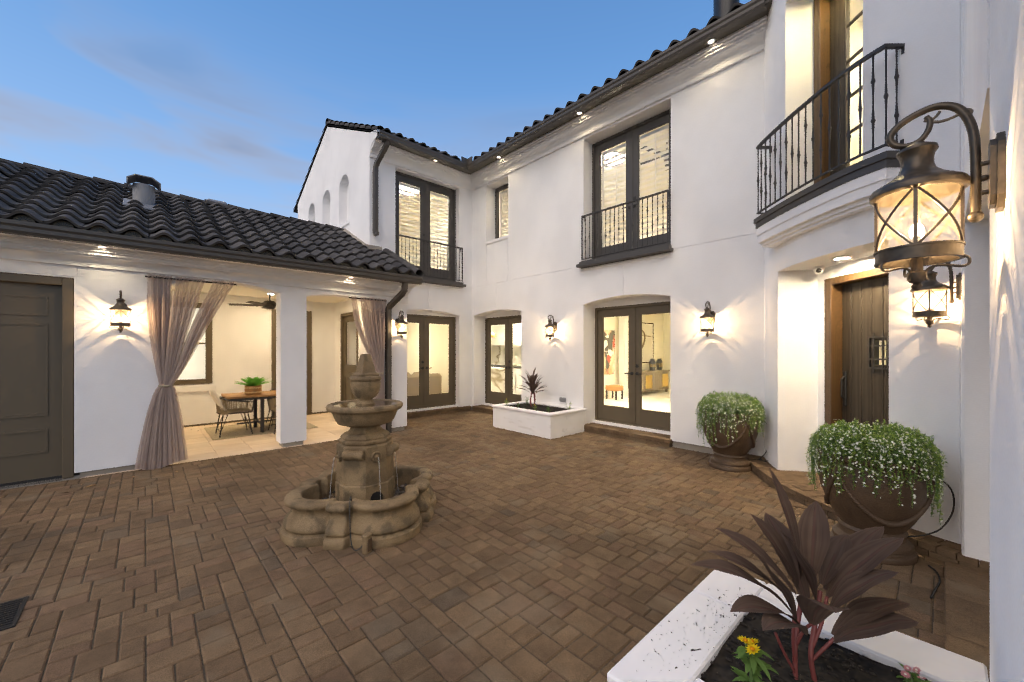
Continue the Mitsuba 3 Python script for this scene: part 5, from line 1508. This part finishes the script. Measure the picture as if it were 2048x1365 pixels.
# ------------------------------------------------------------------ urns and their trailing flowers
def urn(x, y, a0, label, flabel, seed):
    t = thing('urn', label, 'urn', None)
    prof = [(.20, 0), (.300, 0.0), (.305, 0.022), (.296, 0.045), (.272, 0.055), (.268, 0.068), (.280, 0.078), (.278, 0.098), (.250, 0.110), (.232, 0.125), (.228, 0.160), (.236, 0.172), (.244, 0.176), (.240, 0.186), (.252, 0.20), (.315, 0.275), (.375, 0.375), (.415, 0.475), (.432, 0.565), (.430, 0.645), (.412, 0.705), (.415, 0.72), (.438, 0.735), (.440, 0.755), (.425, 0.765), (.395, 0.762), (.385, 0.74), (.37, 0.68), (.05, 0.66)]
    prof = [(r * (.88 if z < .19 else .785), z) for r, z in prof]
    put(t, 'body', lathe(prof, 56, (x, y, 0)), 'm_urn', smooth=40)
    rr_ = np.array([p[0] for p in prof[13:22]]); zz_ = np.array([p[1] for p in prof[13:22]])
    for s in range(3):
        pts = []
        for u in np.linspace(0, 1, 26):
            an = a0 + (s + u) * 2 * math.pi / 3
            z = 0.665 - 0.36 * (1 - (2 * u - 1) ** 2) ** 0.8
            pts.append((x + (np.interp(z, zz_, rr_) + .006) * math.cos(an), y + (np.interp(z, zz_, rr_) + .006) * math.sin(an), z))
        put(t, 'garland', tube(pts, np.interp(np.linspace(0, 1, 26), [0, .2, .5, .8, 1], [.010, .016, .026, .016, .010]), 8), 'm_rope', smooth=True)
    put(t, 'soil', lathe([(.30, .72), (.001, .74)], 30, (x, y, 0), caps=False), 'm_soil')
    # flowers: strands that rise from the middle, spill over the rim and hang
    fl = thing('trailing_flowers', flabel, 'flowering plant')
    q = random.Random(seed)
    lv, lv2, blos, stemsm = [], [], [], []
    for i in range(460):
        a = q.uniform(0, 2 * math.pi)
        r0 = 0.29 * math.sqrt(q.random())
        reach = q.uniform(.325, .405) if q.random() < .72 else q.uniform(.12, .325)
        h = 0.90 + 0.10 * (1 - (reach / .405) ** 2) + q.uniform(-.03, .03)
        lob = 0.5 + 0.5 * math.sin(3 * a + seed) * math.sin(5 * a + 1.3 * seed)
        hang = (0.10 + 0.40 * lob * q.random()) if reach > .325 and q.random() < .62 else 0.0
        P = [(r0, .74), ((r0 + reach) / 2, h), (reach * .93, h - .055), (reach, h - .13)]
        if hang: P += [(reach + q.uniform(-.005, .02), h - .13 - hang * .5), (reach + q.uniform(-.02, .02), h - .13 - hang)]
        da = q.uniform(-.25, .25)
        line = smooth_line([(x + r * math.cos(a + da * k / 5), y + r * math.sin(a + da * k / 5), z) for k, (r, z) in enumerate(P)], 6)
        stemsm.append(tube(line[::2], .0016, 3, caps=False))
        seg = np.cumsum(np.r_[0, np.linalg.norm(np.diff(line, axis=0), axis=1)])
        for d in np.arange(seg[-1] * .32, seg[-1], .0135):
            p = np.array([np.interp(d, seg, line[:, k]) for k in range(3)])
            for _ in range(2):
                v_ = np.array([q.gauss(0, 1), q.gauss(0, 1), q.gauss(.15, 1)]) + 0.9 * np.array([math.cos(a), math.sin(a), .3])
                v_ /= np.linalg.norm(v_)
                L_ = q.uniform(.012, .024)
                s_ = np.cross(v_, [q.gauss(0, 1), q.gauss(0, 1), q.gauss(0, 1)]); s_ /= np.linalg.norm(s_) + 1e-9
                quad = (np.array([p, p + v_ * L_ * .5 + s_ * L_ * .22, p + v_ * L_, p + v_ * L_ * .5 - s_ * L_ * .22]), np.array([[0, 1, 2], [0, 2, 3]]))
                (lv if q.random() < .55 else lv2).append(quad)
            if q.random() < .15 + (.22 if d > seg[-1] - .03 else 0):
                nrm = np.array([math.cos(a), math.sin(a), .55]) + np.array([q.gauss(0, .4) for _ in range(3)])
                nrm /= np.linalg.norm(nrm)
                e = np.cross(nrm, [.2, .4, .9]); e /= np.linalg.norm(e); g_ = np.cross(nrm, e)
                c = p + nrm * .020 + np.array([q.gauss(0, .005) for _ in range(3)])
                r = q.uniform(.0065, .0115)
                vs = [c - nrm * .002]
                for z in range(10):
                    t_ = z * math.pi / 5
                    k_ = r if z % 2 == 0 else r * .5
                    vs.append(c + (math.cos(t_) * e + math.sin(t_) * g_) * k_ + nrm * (.003 if z % 2 == 0 else 0))
                blos.append((np.array(vs), np.array([[0, 1 + z, 1 + (z + 1) % 10] for z in range(10)])))
    put(fl, 'stem', join(stemsm), 'm_stem_green', kind='stuff')
    put(fl, 'foliage', join(lv), 'm_leaf_bright', kind='stuff')
    put(fl, 'foliage', join(lv2), 'm_leaf_deep', kind='stuff')
    put(fl, 'blossoms', join(blos), 'm_petal_white', kind='stuff', label='tiny white blossoms all over the foliage')


urn(5.885, 1.975, -2.2, 'smaller-looking brown urn against the long facade with a garland in relief', 'white flowered trailing plant in the urn against the long facade', 3)
urn(4.30, 0.39, 2.62, 'large brown urn with a garland in relief beside the entry door', 'white flowered trailing plant in the large urn beside the entry', 8)

solo('drip_hose', 'thin black drip hose curving from the large urn down the wall', 'hose', tube(smooth_line([(*st(a, b), z) for a, b, z in ((3.14, 3.26, .66), (3.06, 3.37, .54), (3.04, 3.375, .38), (3.06, 3.31, .23), (3.09, 3.21, .16), (3.14, 3.12, .125))], 8), .0055, 6), 'm_black', smooth=True)
solo('drip_hose', 'thin black hose lying on the pavers right of the large urn', 'hose', tube(smooth_line([(4.24, .07, .012), (4.16, .03, .012), (4.02, .012, .012), (3.86, .03, .010), (3.70, .05, .010)], 8), .0055, 6), 'm_black', smooth=True)
solo('drip_hose', 'thin black drip hose looping from the smaller-looking urn to the ground', 'hose', tube(smooth_line([(6.16, 1.72, .66), (6.20, 1.62, .60), (6.22, 1.58, .42), (6.20, 1.62, .22), (6.18, 1.70, .10), (6.16, 1.72, .02)], 8), .006, 6), 'm_black', smooth=True)
tang = []
for i in range(7):
    tang.append(tube(smooth_line([(6.16 + rnd.uniform(-.08, .08), 1.66 + rnd.uniform(-.1, .1), .02 + rnd.random() * .1) for _ in range(5)], 6), .005, 5))
solo('drip_hose', 'tangle of thin black hose on the pavers behind the smaller-looking urn', 'hose', tang, 'm_black', smooth=True)
# ------------------------------------------------------------------ loggia furniture
rug = solo('rug', 'flat beige rug under the loggia table', 'rug', cbox(0.88, 2.62, 8.72, 10.2, 0.001, 0.012, .004), 'm_rug')
tb = thing('dining_table', 'wooden plank table with dark metal legs in the loggia', 'table')
for i in range(5):
    y0 = 8.80 + i * 0.166
    m = cbox(1.10, 2.36, y0 + .002, y0 + .164, 0.70, 0.735, .003)
    put(tb, 'plank', m, 'm_table_wood', uv=np.tile([rnd.random(), .5], (len(m[0]), 1)))
put(tb, 'frame', [box(1.12, 2.34, 8.815, 8.845, 0.655, 0.6995), box(1.12, 2.34, 9.585, 9.615, 0.655, 0.6995), box(1.12, 1.15, 8.845, 9.585, 0.656, 0.699), box(2.31, 2.34, 8.845, 9.585, 0.656, 0.699), box(1.30, 2.12, 9.20, 9.23, 0.16, 0.19)], 'm_iron')
for x_ in (1.66, 2.14):
    for y_ in (8.88, 9.54): put(tb, 'leg', cbox(x_ - .03, x_ + .03, y_ - .022, y_ + .022, 0.012, 0.655, .004), 'm_iron')
    put(tb, 'stretcher', box(x_ - .015, x_ + .015, 8.902, 9.518, 0.155, 0.195), 'm_iron')
sp = thing('succulent', 'bright green agave-like succulent on the loggia table', 'plant')
sc = np.array([1.55, 9.10, 0.735])
put(sp, 'pot', lathe([(.06, sc[2]), (.125, sc[2] + .002), (.140, sc[2] + .03), (.142, sc[2] + .15), (.135, sc[2] + .17), (.12, sc[2] + .165), (.02, sc[2] + .15)], 28, (*sc[:2], 0)), 'm_basket', smooth=35, label='round brown woven pot with pale bands')
put(sp, 'pot_band', [lathe([(.1445, sc[2] + z), (.146, sc[2] + z + .012), (.1435, sc[2] + z + .024)], 28, (*sc[:2], 0), caps=False) for z in (.035, .12)], 'm_basket_band', smooth=True)
for i in range(24):
    a = i * 2.399; k = i / 24; el = 1.2 - 1.1 * k
    put(sp, 'leaf', blade((sc[0] + .02 * math.cos(a), sc[1] + .02 * math.sin(a), sc[2] + .15), (math.cos(el) * math.cos(a), math.cos(el) * math.sin(a), math.sin(el)), .21 + .17 * k, .115, .25 - .3 * k, .22, 8, 5, narrow=.45)[0], 'm_succulent', smooth=True)


def chair(M, label, cushion=True):
    t = thing('rope_chair', label, 'chair', None)
    P = lambda nm, m, b, **k: put(t, nm, mv(join(m) if isinstance(m, list) else m, M), b, **k)
    # local: seat centre at origin, facing +x, back at -x
    top = smooth_line([(.27, -.28, .63), (.10, -.295, .64), (-.12, -.27, .68), (-.26, -.14, .73), (-.28, 0, .74), (-.26, .14, .73), (-.12, .27, .68), (.10, .295, .64), (.27, .28, .63)], 8)
    low = top * np.array([.90, .88, 0]) + np.array([.0, 0, .43])
    P('frame', [tube(top, .011, 8), tube(low, .010, 8), tube([top[0], (.25, -.25, .43)], .011, 8), tube([top[-1], (.25, .25, .43)], .011, 8), tube([(.25, -.25, .43), (.25, .25, .43)], .010, 8)], 'm_iron', smooth=50)
    n = 58
    idx = np.linspace(1, len(top) - 2, n)
    ropes = []
    for i in idx:
        a = np.array([np.interp(i, np.arange(len(top)), top[:, k]) for k in range(3)]); b = np.array([np.interp(i, np.arange(len(low)), low[:, k]) for k in range(3)])
        ropes.append(tube([a, (a + b) / 2 + (a - b) * .0, b], .0062, 5))
    P('rope_weave', ropes, 'm_cane', kind='stuff')
    P('seat', [hull([(x, y, z) for z in (.415, .455) for x, y in [(.25, -.25), (.25, .25), (-.18, .24), (-.25, .1), (-.25, -.1), (-.18, -.24)]])], 'm_cane')
    for sx, sy in ((1, 1), (1, -1), (-1, 1), (-1, -1)):
        P('leg', tube([(.19 * sx, .19 * sy, .42), (.25 * sx, .27 * sy, 0.012)], [.012, .009], 8), 'm_iron', smooth=50)
        P('brace', tube([(.12 * sx, .21 * sy, .42), (.235 * sx, .25 * sy, .10)], .006, 6), 'm_iron')
    P('stretcher', [tube([(.235 * s, -.25, .11), (.235 * s, .25, .11)], .006, 6) for s in (1, -1)], 'm_iron')
    if cushion:
        pass
    return t


chair(mat4(1.24, 9.10, 0.0, 0.0), 'rope-back chair at the left end of the loggia table with a pale cushion')
chair(mat4(2.06, 8.78, 0.0, math.pi / 2), 'rope-back chair at the near side of the loggia table, half hidden by the pillar')
chair(mat4(2.2, 9.68, 0.0, -math.pi / 2), 'rope-back chair on the far side of the loggia table')
cu = thing('cushion', 'pale tufted cushion leaning in the left chair of the loggia', 'cushion')
u_, v_ = np.meshgrid(np.linspace(-1, 1, 15), np.linspace(-1, 1, 15), indexing='ij')
for sgn in (-1, 1):
    th_ = .065 * np.sqrt(np.clip(1 - np.abs(u_) ** 3, 0, 1) * np.clip(1 - np.abs(v_) ** 3, 0, 1)) * (0.86 + .14 * np.cos(u_ * 7) * np.cos(v_ * 7))
    P_ = np.stack([sgn * th_ - 0.10 * (v_ + 1), u_ * .21, .20 + v_ * .2], -1)
    put(cu, 'cover', mv(sheet(P_), mat4(1.09, 9.10, 0.47, 0.0)), 'm_cushion', smooth=True)

# ceiling fan
fn_ = thing('ceiling_fan', 'dark ceiling fan hanging in the loggia, partly behind the pillar', 'ceiling fan')
fx, fy, fz = 1.80, 8.95, 2.47
put(fn_, 'rod', tube([(fx, fy, 2.80), (fx, fy, fz + .08)], .014, 10), 'm_iron', smooth=50)
put(fn_, 'canopy', lathe([(.07, 2.80), (.06, 2.765), (.02, 2.75)], 24, (fx, fy, 0)), 'm_iron', smooth=40)
put(fn_, 'motor', lathe([(.02, fz + .095), (.075, fz + .085), (.12, fz + .05), (.135, fz + .02), (.125, fz - .01), (.10, fz - .02), (.09, fz - .055), (.05, fz - .075), (.01, fz - .08)], 32, (fx, fy, 0)), 'm_iron', smooth=40)
for i in range(5):
    a = math.radians(158 + 72 * i)
    d = np.array([math.cos(a), math.sin(a)]); e = np.array([-d[1], d[0]])
    pts = []
    for r_, w in ((.11, .030), (.17, .040), (.20, .058), (.40, .068), (.64, .070), (.68, .050)):
        for sg_ in (-1, 1):
            p = np.array([fx, fy]) + d * r_ + e * w * sg_
            for z in (0, .008): pts.append((*p, fz - .012 + z + .010 * sg_))
    put(fn_, 'blade', hull(pts), 'm_door_wood', uv=None)


# ------------------------------------------------------------------ curtains
def curtain(label, panels, tie, feet, z_top, z_tie, z_end, yb, seed, pleats, out_sag):
    """panels: the stretches of the rod each panel is gathered on; tie: (x, half width); feet: the hem's range along x."""
    t = thing('curtain', label, 'curtain')
    q = np.random.RandomState(seed)
    w = np.array([b - a for a, b in panels]); edges = np.r_[0, np.cumsum(w / w.sum())]
    n, hems = 56, []
    for pi, (pa, pb) in enumerate(panels):
        m = max(24, int(260 * (edges[pi + 1] - edges[pi])))
        u = np.linspace(0, 1, m)
        s_ = edges[pi] + u * (edges[pi + 1] - edges[pi])
        ph = np.cumsum(np.clip(q.normal(1, .5, m), .2, 2.4)); ph = ph / ph[-1] * max(2, round(pleats * (edges[pi + 1] - edges[pi]))) * 2 * math.pi
        ph2 = ph * .5 + q.rand() * 6
        P = []
        for i in range(n):
            v = i / (n - 1)
            if v < .62:
                k = v / .62; z = z_top + (z_tie - z_top) * k
                kk = k ** 1.25
                x = (1 - kk) * (pa + (pb - pa) * u) + kk * (tie[0] + (s_ - .5) * 2 * tie[1])
                x = x + out_sag * math.sin(k * math.pi) * np.abs(x - tie[0]) - 0 * x
                amp = .020 + .022 * math.sin(min(1, k) * math.pi) + .012 * k
                depth = yb - .02 * k
            else:
                k = (v - .62) / .38; z = z_tie + (z_end - z_tie) * k
                kk = k ** .60
                x = (1 - kk) * (tie[0] + (s_ - .5) * 2 * tie[1]) + kk * (feet[0] + (feet[1] - feet[0]) * s_)
                amp = .032 + .016 * k
                depth = yb - .02 - .015 * k
            ruck = np.sin(ph + .6 * np.sin(2.5 * v + 3 * u))
            y = depth - amp * ruck - .35 * amp * np.sin(ph2 + 2 * v) - .012 * pi
            x = x + .55 * amp * np.cos(ph + .6 * np.sin(2.5 * v + 3 * u)) * (1.15 if v > .1 else .5)
            zz = z + (0.035 * np.sin(s_ * 5 + seed) * k if v >= .62 else 0.0)
            P.append(np.stack([x, y, np.broadcast_to(zz, x.shape)], 1))
        put(t, 'cloth', sheet(P), 'm_sheer', smooth=True)
        hd = [np.stack([P[0][:, 0], YL - .045 - .016 * (1 if i % 2 else -.6) + .006 * np.sin(ph * 1.7), np.full(m, z_top - .016 + .016 * i) + .007 * np.sin(ph * 2.1)], 1) for i in range(4)]
        put(t, 'heading', sheet(hd), 'm_sheer', smooth=True)
    tie_p = [(tie[0] + (tie[1] + .020) * math.cos(a), yb - .02 + .062 * math.sin(a), z_tie - .004) for a in np.linspace(0, 2 * math.pi, 24)]
    put(t, 'tie_back', tube(tie_p, .011, 8), 'm_rug', smooth=True)
    return t


yc = YL - .045
curtain('sheer mauve curtain tied back beside the left lantern, hem reaching the pavers', [(0.02, .27), (.31, .63), (.72, .98)], (0.215, .055), (-.08, .42), 2.585, 1.11, 0.03, yc, 3, 17, -.16)
curtain('pale mauve sheer curtain tied toward the downspout behind the fountain', [(2.74, 2.84), (2.90, 3.40)], (3.275, .045), (3.12, 3.36), 2.535, 1.16, 0.05, yc, 8, 13, -.12)
rod1 = thing('curtain_rod', 'thin black curtain rod across the first loggia arch', 'curtain rod')
put(rod1, 'rod', [tube([(0.0, yc, 2.585), (1.02, yc, 2.585)], .011, 10)], 'm_black', smooth=50)
put(rod1, 'bracket', [box(x_ - .008, x_ + .008, yc, YL, 2.578, 2.592) for x_ in (0.06, 0.98)], 'm_black')
rod2 = thing('curtain_rod', 'thin black curtain rod across the second loggia arch', 'curtain rod')
put(rod2, 'rod', [tube([(2.70, yc, 2.54), (3.42, yc, 2.54)], .011, 10)], 'm_black', smooth=50)
put(rod2, 'bracket', [box(x_ - .008, x_ + .008, yc, YL, 2.533, 2.547) for x_ in (2.73, 3.36)], 'm_black')

# ------------------------------------------------------------------ small things on the walls and the ground
cam_ = thing('security_camera', 'small white dome security camera in the corner over the entry', 'camera')
cx_, cy_ = st(4.66, 3.60)
put(cam_, 'base', lathe([(.055, 2.579), (.058, 2.56), (.05, 2.535), (.02, 2.53)], 24, (cx_, cy_, 0)), 'm_white', smooth=40)
put(cam_, 'head', ball((cx_ - .02, cy_ - .0, 2.525), .046, 3), 'm_white', smooth=True)
dv = np.array([-cx_, -cy_, -.8]); dv /= np.linalg.norm(dv)
put(cam_, 'lens', ball(np.array([cx_ - .02, cy_, 2.525]) + dv * .020, .032, 3), 'm_black', smooth=True)
ou = thing('outlet_cover', 'small grey outlet cover on the white wall above the planter', 'outlet cover')
put(ou, 'cover', bx(fM, 5.26, 5.41, .52, .61, -.045, 0, .01), 'm_vent')
put(ou, 'lid', bx(fM, 5.275, 5.395, .53, .60, -.053, -.0455, .004), 'm_vent')
dg = thing('drain_grate', 'black slotted drain grate in the pavers at the left edge of the photo', 'drain grate')
Md = mat4(-.66, 3.82, 0, 0.0)
put(dg, 'frame', mv(join([box(-.11, .11, -.19, -.17, -.02, .008), box(-.11, .11, .17, .19, -.02, .008), box(-.11, -.09, -.17, .17, -.02, .0079), box(.09, .11, -.17, .17, -.02, .0079), box(-.09, .09, -.17, .17, .0012, .002)]), Md), 'm_black')
for i in range(11):
    y_ = -.155 + i * .031
    put(dg, 'bar', mv(box(-.09, .09, y_ - .008, y_ + .008, -.01, .007), Md), 'm_black')
scene['m_dry_leaf'] = leafm((0.36, 0.22, 0.10), .2)
scene['m_dry_leaf_dark'] = leafm((0.10, 0.065, 0.035), .2)
dls = [(-.42, 6.78, .10, 'm_dry_leaf'), (-.30, 6.72, .05, 'm_dry_leaf'), (-.62, 6.62, .07, 'm_dry_leaf_dark'), (-.1, 6.93, .055, 'm_dry_leaf'), (.05, 6.74, .05, 'm_dry_leaf_dark'), (.33, 6.8, .05, 'm_dry_leaf'), (-.55, 6.9, .05, 'm_dry_leaf'),
       (.66, 10.2, .05, 'm_dry_leaf_dark'), (.75, 9.9, .05, 'm_dry_leaf_dark'), (.55, 10.35, .04, 'm_dry_leaf_dark'), (4.9, 7.9, .05, 'm_dry_leaf')]
where = ['largest pale fallen leaf before the brown door', 'small pale fallen leaf right of the largest one', 'dark fallen leaf near the left edge of the pavers', 'pale fallen leaf near the white wall left of the curtain', 'small dark fallen leaf left of the curtain hem', 'pale fallen leaf by the curtain hem', 'pale fallen leaf right at the brown door sill',
         'dark leaf on the loggia tiles left of the rug', 'dark leaf on the loggia tiles close to the rug', 'small dark leaf by the loggia back wall', 'pale fallen leaf before the end wing French door']
for (x_, y_, l, b), lb in zip(dls, where):
    a = rnd.random() * 6.28
    m, _ = blade((x_, y_, .006), (math.cos(a), math.sin(a), .05), l, l * .38, .3, .5, 6, 3)
    solo('fallen_leaf', lb, 'leaf', m, b, smooth=True)

# ------------------------------------------------------------------ what stands in the rooms
co = thing('console_cabinet', 'weathered wooden console cabinet behind the French door nearest the entry', 'cabinet')
X0, X1, Y0, Y1 = 11.05, 13.3, 6.42, 6.88
put(co, 'top', cbox(X0 - .03, X1 + .03, Y0 - .03, Y1, .86, .90, .006), 'm_console_wood')
put(co, 'body', box(X0, X1, Y0, Y1, .25, .86), 'm_console_wood')
for i in range(4):
    a0 = X0 + .03 + i * (X1 - X0 - .06) / 4; a1 = a0 + (X1 - X0 - .06) / 4
    put(co, 'door', cbox(a0 + .01, a1 - .01, Y0 - .022, Y0 - .001, .29, .84, .006), 'm_console_wood')
    put(co, 'panel', cbox(a0 + .07, a1 - .07, Y0 - .030, Y0 - .0225, .35, .78, .004), 'm_gold' if i in (1, 3) else 'm_console_wood')
put(co, 'leg', [cbox(a, a + .07, b, b + .07, .15, .25, .004) for a in (X0 + .02, X1 - .09) for b in (Y0 + .02, Y1 - .1)], 'm_console_wood')
vp = [(.055, 0), (.085, .01), (.10, .08), (.105, .2), (.10, .28), (.072, .33), (.062, .345), (.066, .37), (.07, .375), (.05, .37)]
for x_, lb in ((12.55, 'dark vase with gold bands, nearer to the framed abstract'), (13.03, 'dark vase with gold bands, farther along the console')):
    v_ = thing('vase', lb, 'vase')
    put(v_, 'body', lathe([(r, z * 1.05 + .90) for r, z in vp], 28, (x_, 6.62, 0)), 'm_vase', smooth=40)
    put(v_, 'band', [lathe([(.1055, .90 + z), (.1075, .905 + z), (.1055, .915 + z)], 28, (x_, 6.62, 0), caps=False) for z in (.13, .17, .21)], 'm_gold', smooth=True)


def brush(p, n, uv): return mix((0.80, 0.78, 0.70), (0.72, 0.68, 0.58), fbm(p.x * 3, p.z * 3, 0, 3))


scene['m_canvas'] = two(pr(proc(brush), .7))
scene['m_brown_ink'] = two(pr((0.17, 0.12, 0.07), .6))


def blots(p, n, uv):
    a = fbm(p.x * 2.6 + 2, p.z * 2.2, 0, 4); b = fbm(p.x * 3.1 + 9, p.z * 1.7 + 3, 0, 4)
    c = mix((0.62, 0.33, 0.18), (0.80, 0.58, 0.42), smoothstep(.35, .65, a))
    c = mix(c, mi.Color3f(0.10, 0.09, 0.07), smoothstep(.50, .60, b))
    c = mix(c, mi.Color3f(0.45, 0.08, 0.05), smoothstep(.66, .72, a))
    return mix(c, mi.Color3f(0.78, 0.76, 0.66), smoothstep(.60, .66, fbm(p.x * 4 + 5, p.z * 4 + 1, 0, 3)))


scene['m_blots'] = two(pr(proc(blots), .6))
pa_ = thing('painting', 'tall colourful abstract painting seen through the left glass of the French door nearest the entry', 'painting')
put(pa_, 'canvas', cbox(9.98, 10.72, 6.90, 6.945, .85, 2.20, .004), 'm_blots')
pa2 = thing('painting', 'framed abstract of thick brown strokes above the console', 'painting')
put(pa2, 'canvas', box(11.45, 13.15, 6.925, 6.945, 1.18, 2.50), 'm_canvas')
put(pa2, 'frame', [box(11.42, 11.45, 6.91, 6.948, 1.15, 2.53), box(13.15, 13.18, 6.91, 6.948, 1.15, 2.53), box(11.45, 13.15, 6.91, 6.948, 2.5, 2.53), box(11.45, 13.15, 6.91, 6.948, 1.15, 1.18)], 'm_frame_wood')
put(pa2, 'stroke', [tube(smooth_line([(11.7, 6.918, 2.0), (12.0, 6.918, 2.28), (12.45, 6.918, 2.22), (12.55, 6.918, 1.95), (12.3, 6.918, 1.62), (12.05, 6.918, 1.72), (12.1, 6.918, 2.05), (12.6, 6.918, 2.08), (13.0, 6.918, 2.05)], 8), .045, 6, squash=.25),
                    tube(smooth_line([(11.8, 6.918, 1.55), (12.1, 6.918, 1.52), (12.3, 6.918, 1.38), (12.35, 6.918, 1.2)], 8), .04, 6, squash=.25)], 'm_brown_ink')
cl_ = solo('interior_column', 'plain white interior column between the two paintings', 'column', [cbox(10.78, 10.98, 6.60, 6.80, .15, 2.95, .006), cbox(10.75, 11.01, 6.57, 6.83, .15, .40, .008)], 'm_white')
st_ = thing('stool', 'small tan upholstered stool under the colourful painting', 'stool')
put(st_, 'seat', cbox(9.95, 10.35, 6.35, 6.75, .40, .55, .03), 'm_basket'); put(st_, 'leg', [cbox(a, a + .04, b, b + .04, .15, .40, .004) for a in (9.97, 10.29) for b in (6.37, 6.69)], 'm_iron')
# kitchen
kt = thing('kitchen_units', 'white kitchen units with a marble splashback behind the narrow French door', 'kitchen units')
put(kt, 'base_unit', box(8.72, 9.33, 8.2, 12.9, .15, 1.02), 'm_white')
for i in range(9): put(kt, 'door', cbox(8.70, 8.719, 8.22 + i * .52, 8.72 + i * .52, .25, .99, .004), 'm_white')
put(kt, 'worktop', cbox(8.68, 9.335, 8.18, 12.9, 1.021, 1.06, .004), 'm_vase')
put(kt, 'splashback', box(9.30, 9.335, 8.2, 12.9, 1.06, 1.75), 'm_marble')
for i in range(5): put(kt, 'wall_unit', cbox(8.98, 9.33, 8.22 + i * .93, 9.13 + i * .93, 1.75, 2.8, .005), 'm_white')
isl = thing('kitchen_island', 'white kitchen island with a marble side', 'kitchen island')
put(isl, 'body', box(7.45, 8.15, 9.0, 11.4, .15, 1.0), 'm_marble'); put(isl, 'worktop', cbox(7.4, 8.2, 8.95, 11.45, 1.001, 1.05, .006), 'm_marble')
pdl = thing('pendant_lamp', 'dark dome pendant lamp over the kitchen island', 'pendant lamp')
put(pdl, 'shade', lathe([(.17, 1.98), (.165, 2.04), (.13, 2.10), (.06, 2.14), (.015, 2.15)], 28, (7.75, 9.35, 0), caps=False), 'm_gold', smooth=40)
put(pdl, 'cord', tube([(7.75, 9.35, 2.15), (7.75, 9.35, 2.94)], .005, 6), 'm_black')
# living room
so_ = thing('sofa', 'beige sofa behind the French door of the end wing', 'sofa')
put(so_, 'base', cbox(4.3, 6.3, 9.9, 10.8, .2, .50, .05), 'm_sofa'); put(so_, 'back', cbox(4.3, 6.3, 9.75, 10.0, .25, .92, .07), 'm_sofa')
for a in (4.32, 6.02): put(so_, 'arm', cbox(a, a + .26, 9.8, 10.85, .25, .72, .06), 'm_sofa')
for a in (4.65, 5.2, 5.75): put(so_, 'back_cushion', mv(cbox(-.25, .25, -.07, .07, 0, .42, .06), mat4(a, 10.08, .55)), 'm_sofa')
fpl = thing('fireplace_wall', 'white plank fireplace surround in the living room', 'fireplace')
for i in range(8): put(fpl, 'plank', cbox(4.1, 5.55, 13.05, 13.15, .15 + i * .215, .36 + i * .215, .006), 'm_white')
put(fpl, 'screen', cbox(4.3, 5.35, 13.0, 13.045, 1.9, 2.5, .01), 'm_vase')
shf = thing('shelf_unit', 'built-in shelf unit with dark back beside the fireplace', 'shelf')
put(shf, 'back', box(5.65, 6.65, 13.1, 13.15, .15, 2.8), 'm_vent')
for i in range(5): put(shf, 'shelf', box(5.65, 6.65, 12.8, 13.1, .5 + i * .5, .53 + i * .5), 'm_white')
fl_ = thing('floor_lamp', 'floor lamp with a white globe behind the sofa', 'floor lamp')
put(fl_, 'pole', tube([(5.95, 11.6, .15), (5.95, 11.6, 1.55)], .012, 8), 'm_gold'); put(fl_, 'base', lathe([(.14, .15), (.14, .17), (.02, .18)], 24, (5.95, 11.6, 0)), 'm_gold')
eg = glow(ROOM, 5.0); eg['sampling_weight'] = .2
put(fl_, 'globe', ball((5.95, 11.6, 1.68), .14, 3), 'm_bulb', smooth=True, emitter=eg)
# upper rooms
pd2 = thing('pendant_lamp', 'white drum pendant seen through the upper shutters of the end wing', 'pendant lamp')
put(pd2, 'shade', lathe([(.28, 4.75), (.28, 5.2)], 32, (4.9, 10.4, 0), caps=False), 'm_cushion', smooth=40); put(pd2, 'cord', tube([(4.9, 10.4, 5.2), (4.9, 10.4, 5.99)], .006, 6), 'm_black')
uf = thing('ceiling_fan', 'dark ceiling fan behind the upper shutters of the long facade', 'ceiling fan')
put(uf, 'motor', lathe([(.02, 5.75), (.11, 5.72), (.12, 5.62), (.03, 5.57)], 24, (8.0, 3.9, 0)), 'm_iron', smooth=40); put(uf, 'rod', tube([(8.0, 3.9, 5.74), (8.0, 3.9, 5.99)], .012, 8), 'm_iron')
for i in range(5):
    a = .4 + i * 2 * math.pi / 5; d = np.array([math.cos(a), math.sin(a)]); e = np.array([-d[1], d[0]])
    put(uf, 'blade', hull([(8.0 + d[0] * r_ + e[0] * w, 3.9 + d[1] * r_ + e[1] * w, 5.64 + z) for r_ in (.14, .7) for w in (-.06, .06) for z in (0, .01)]), 'm_iron')

CUT_END = True
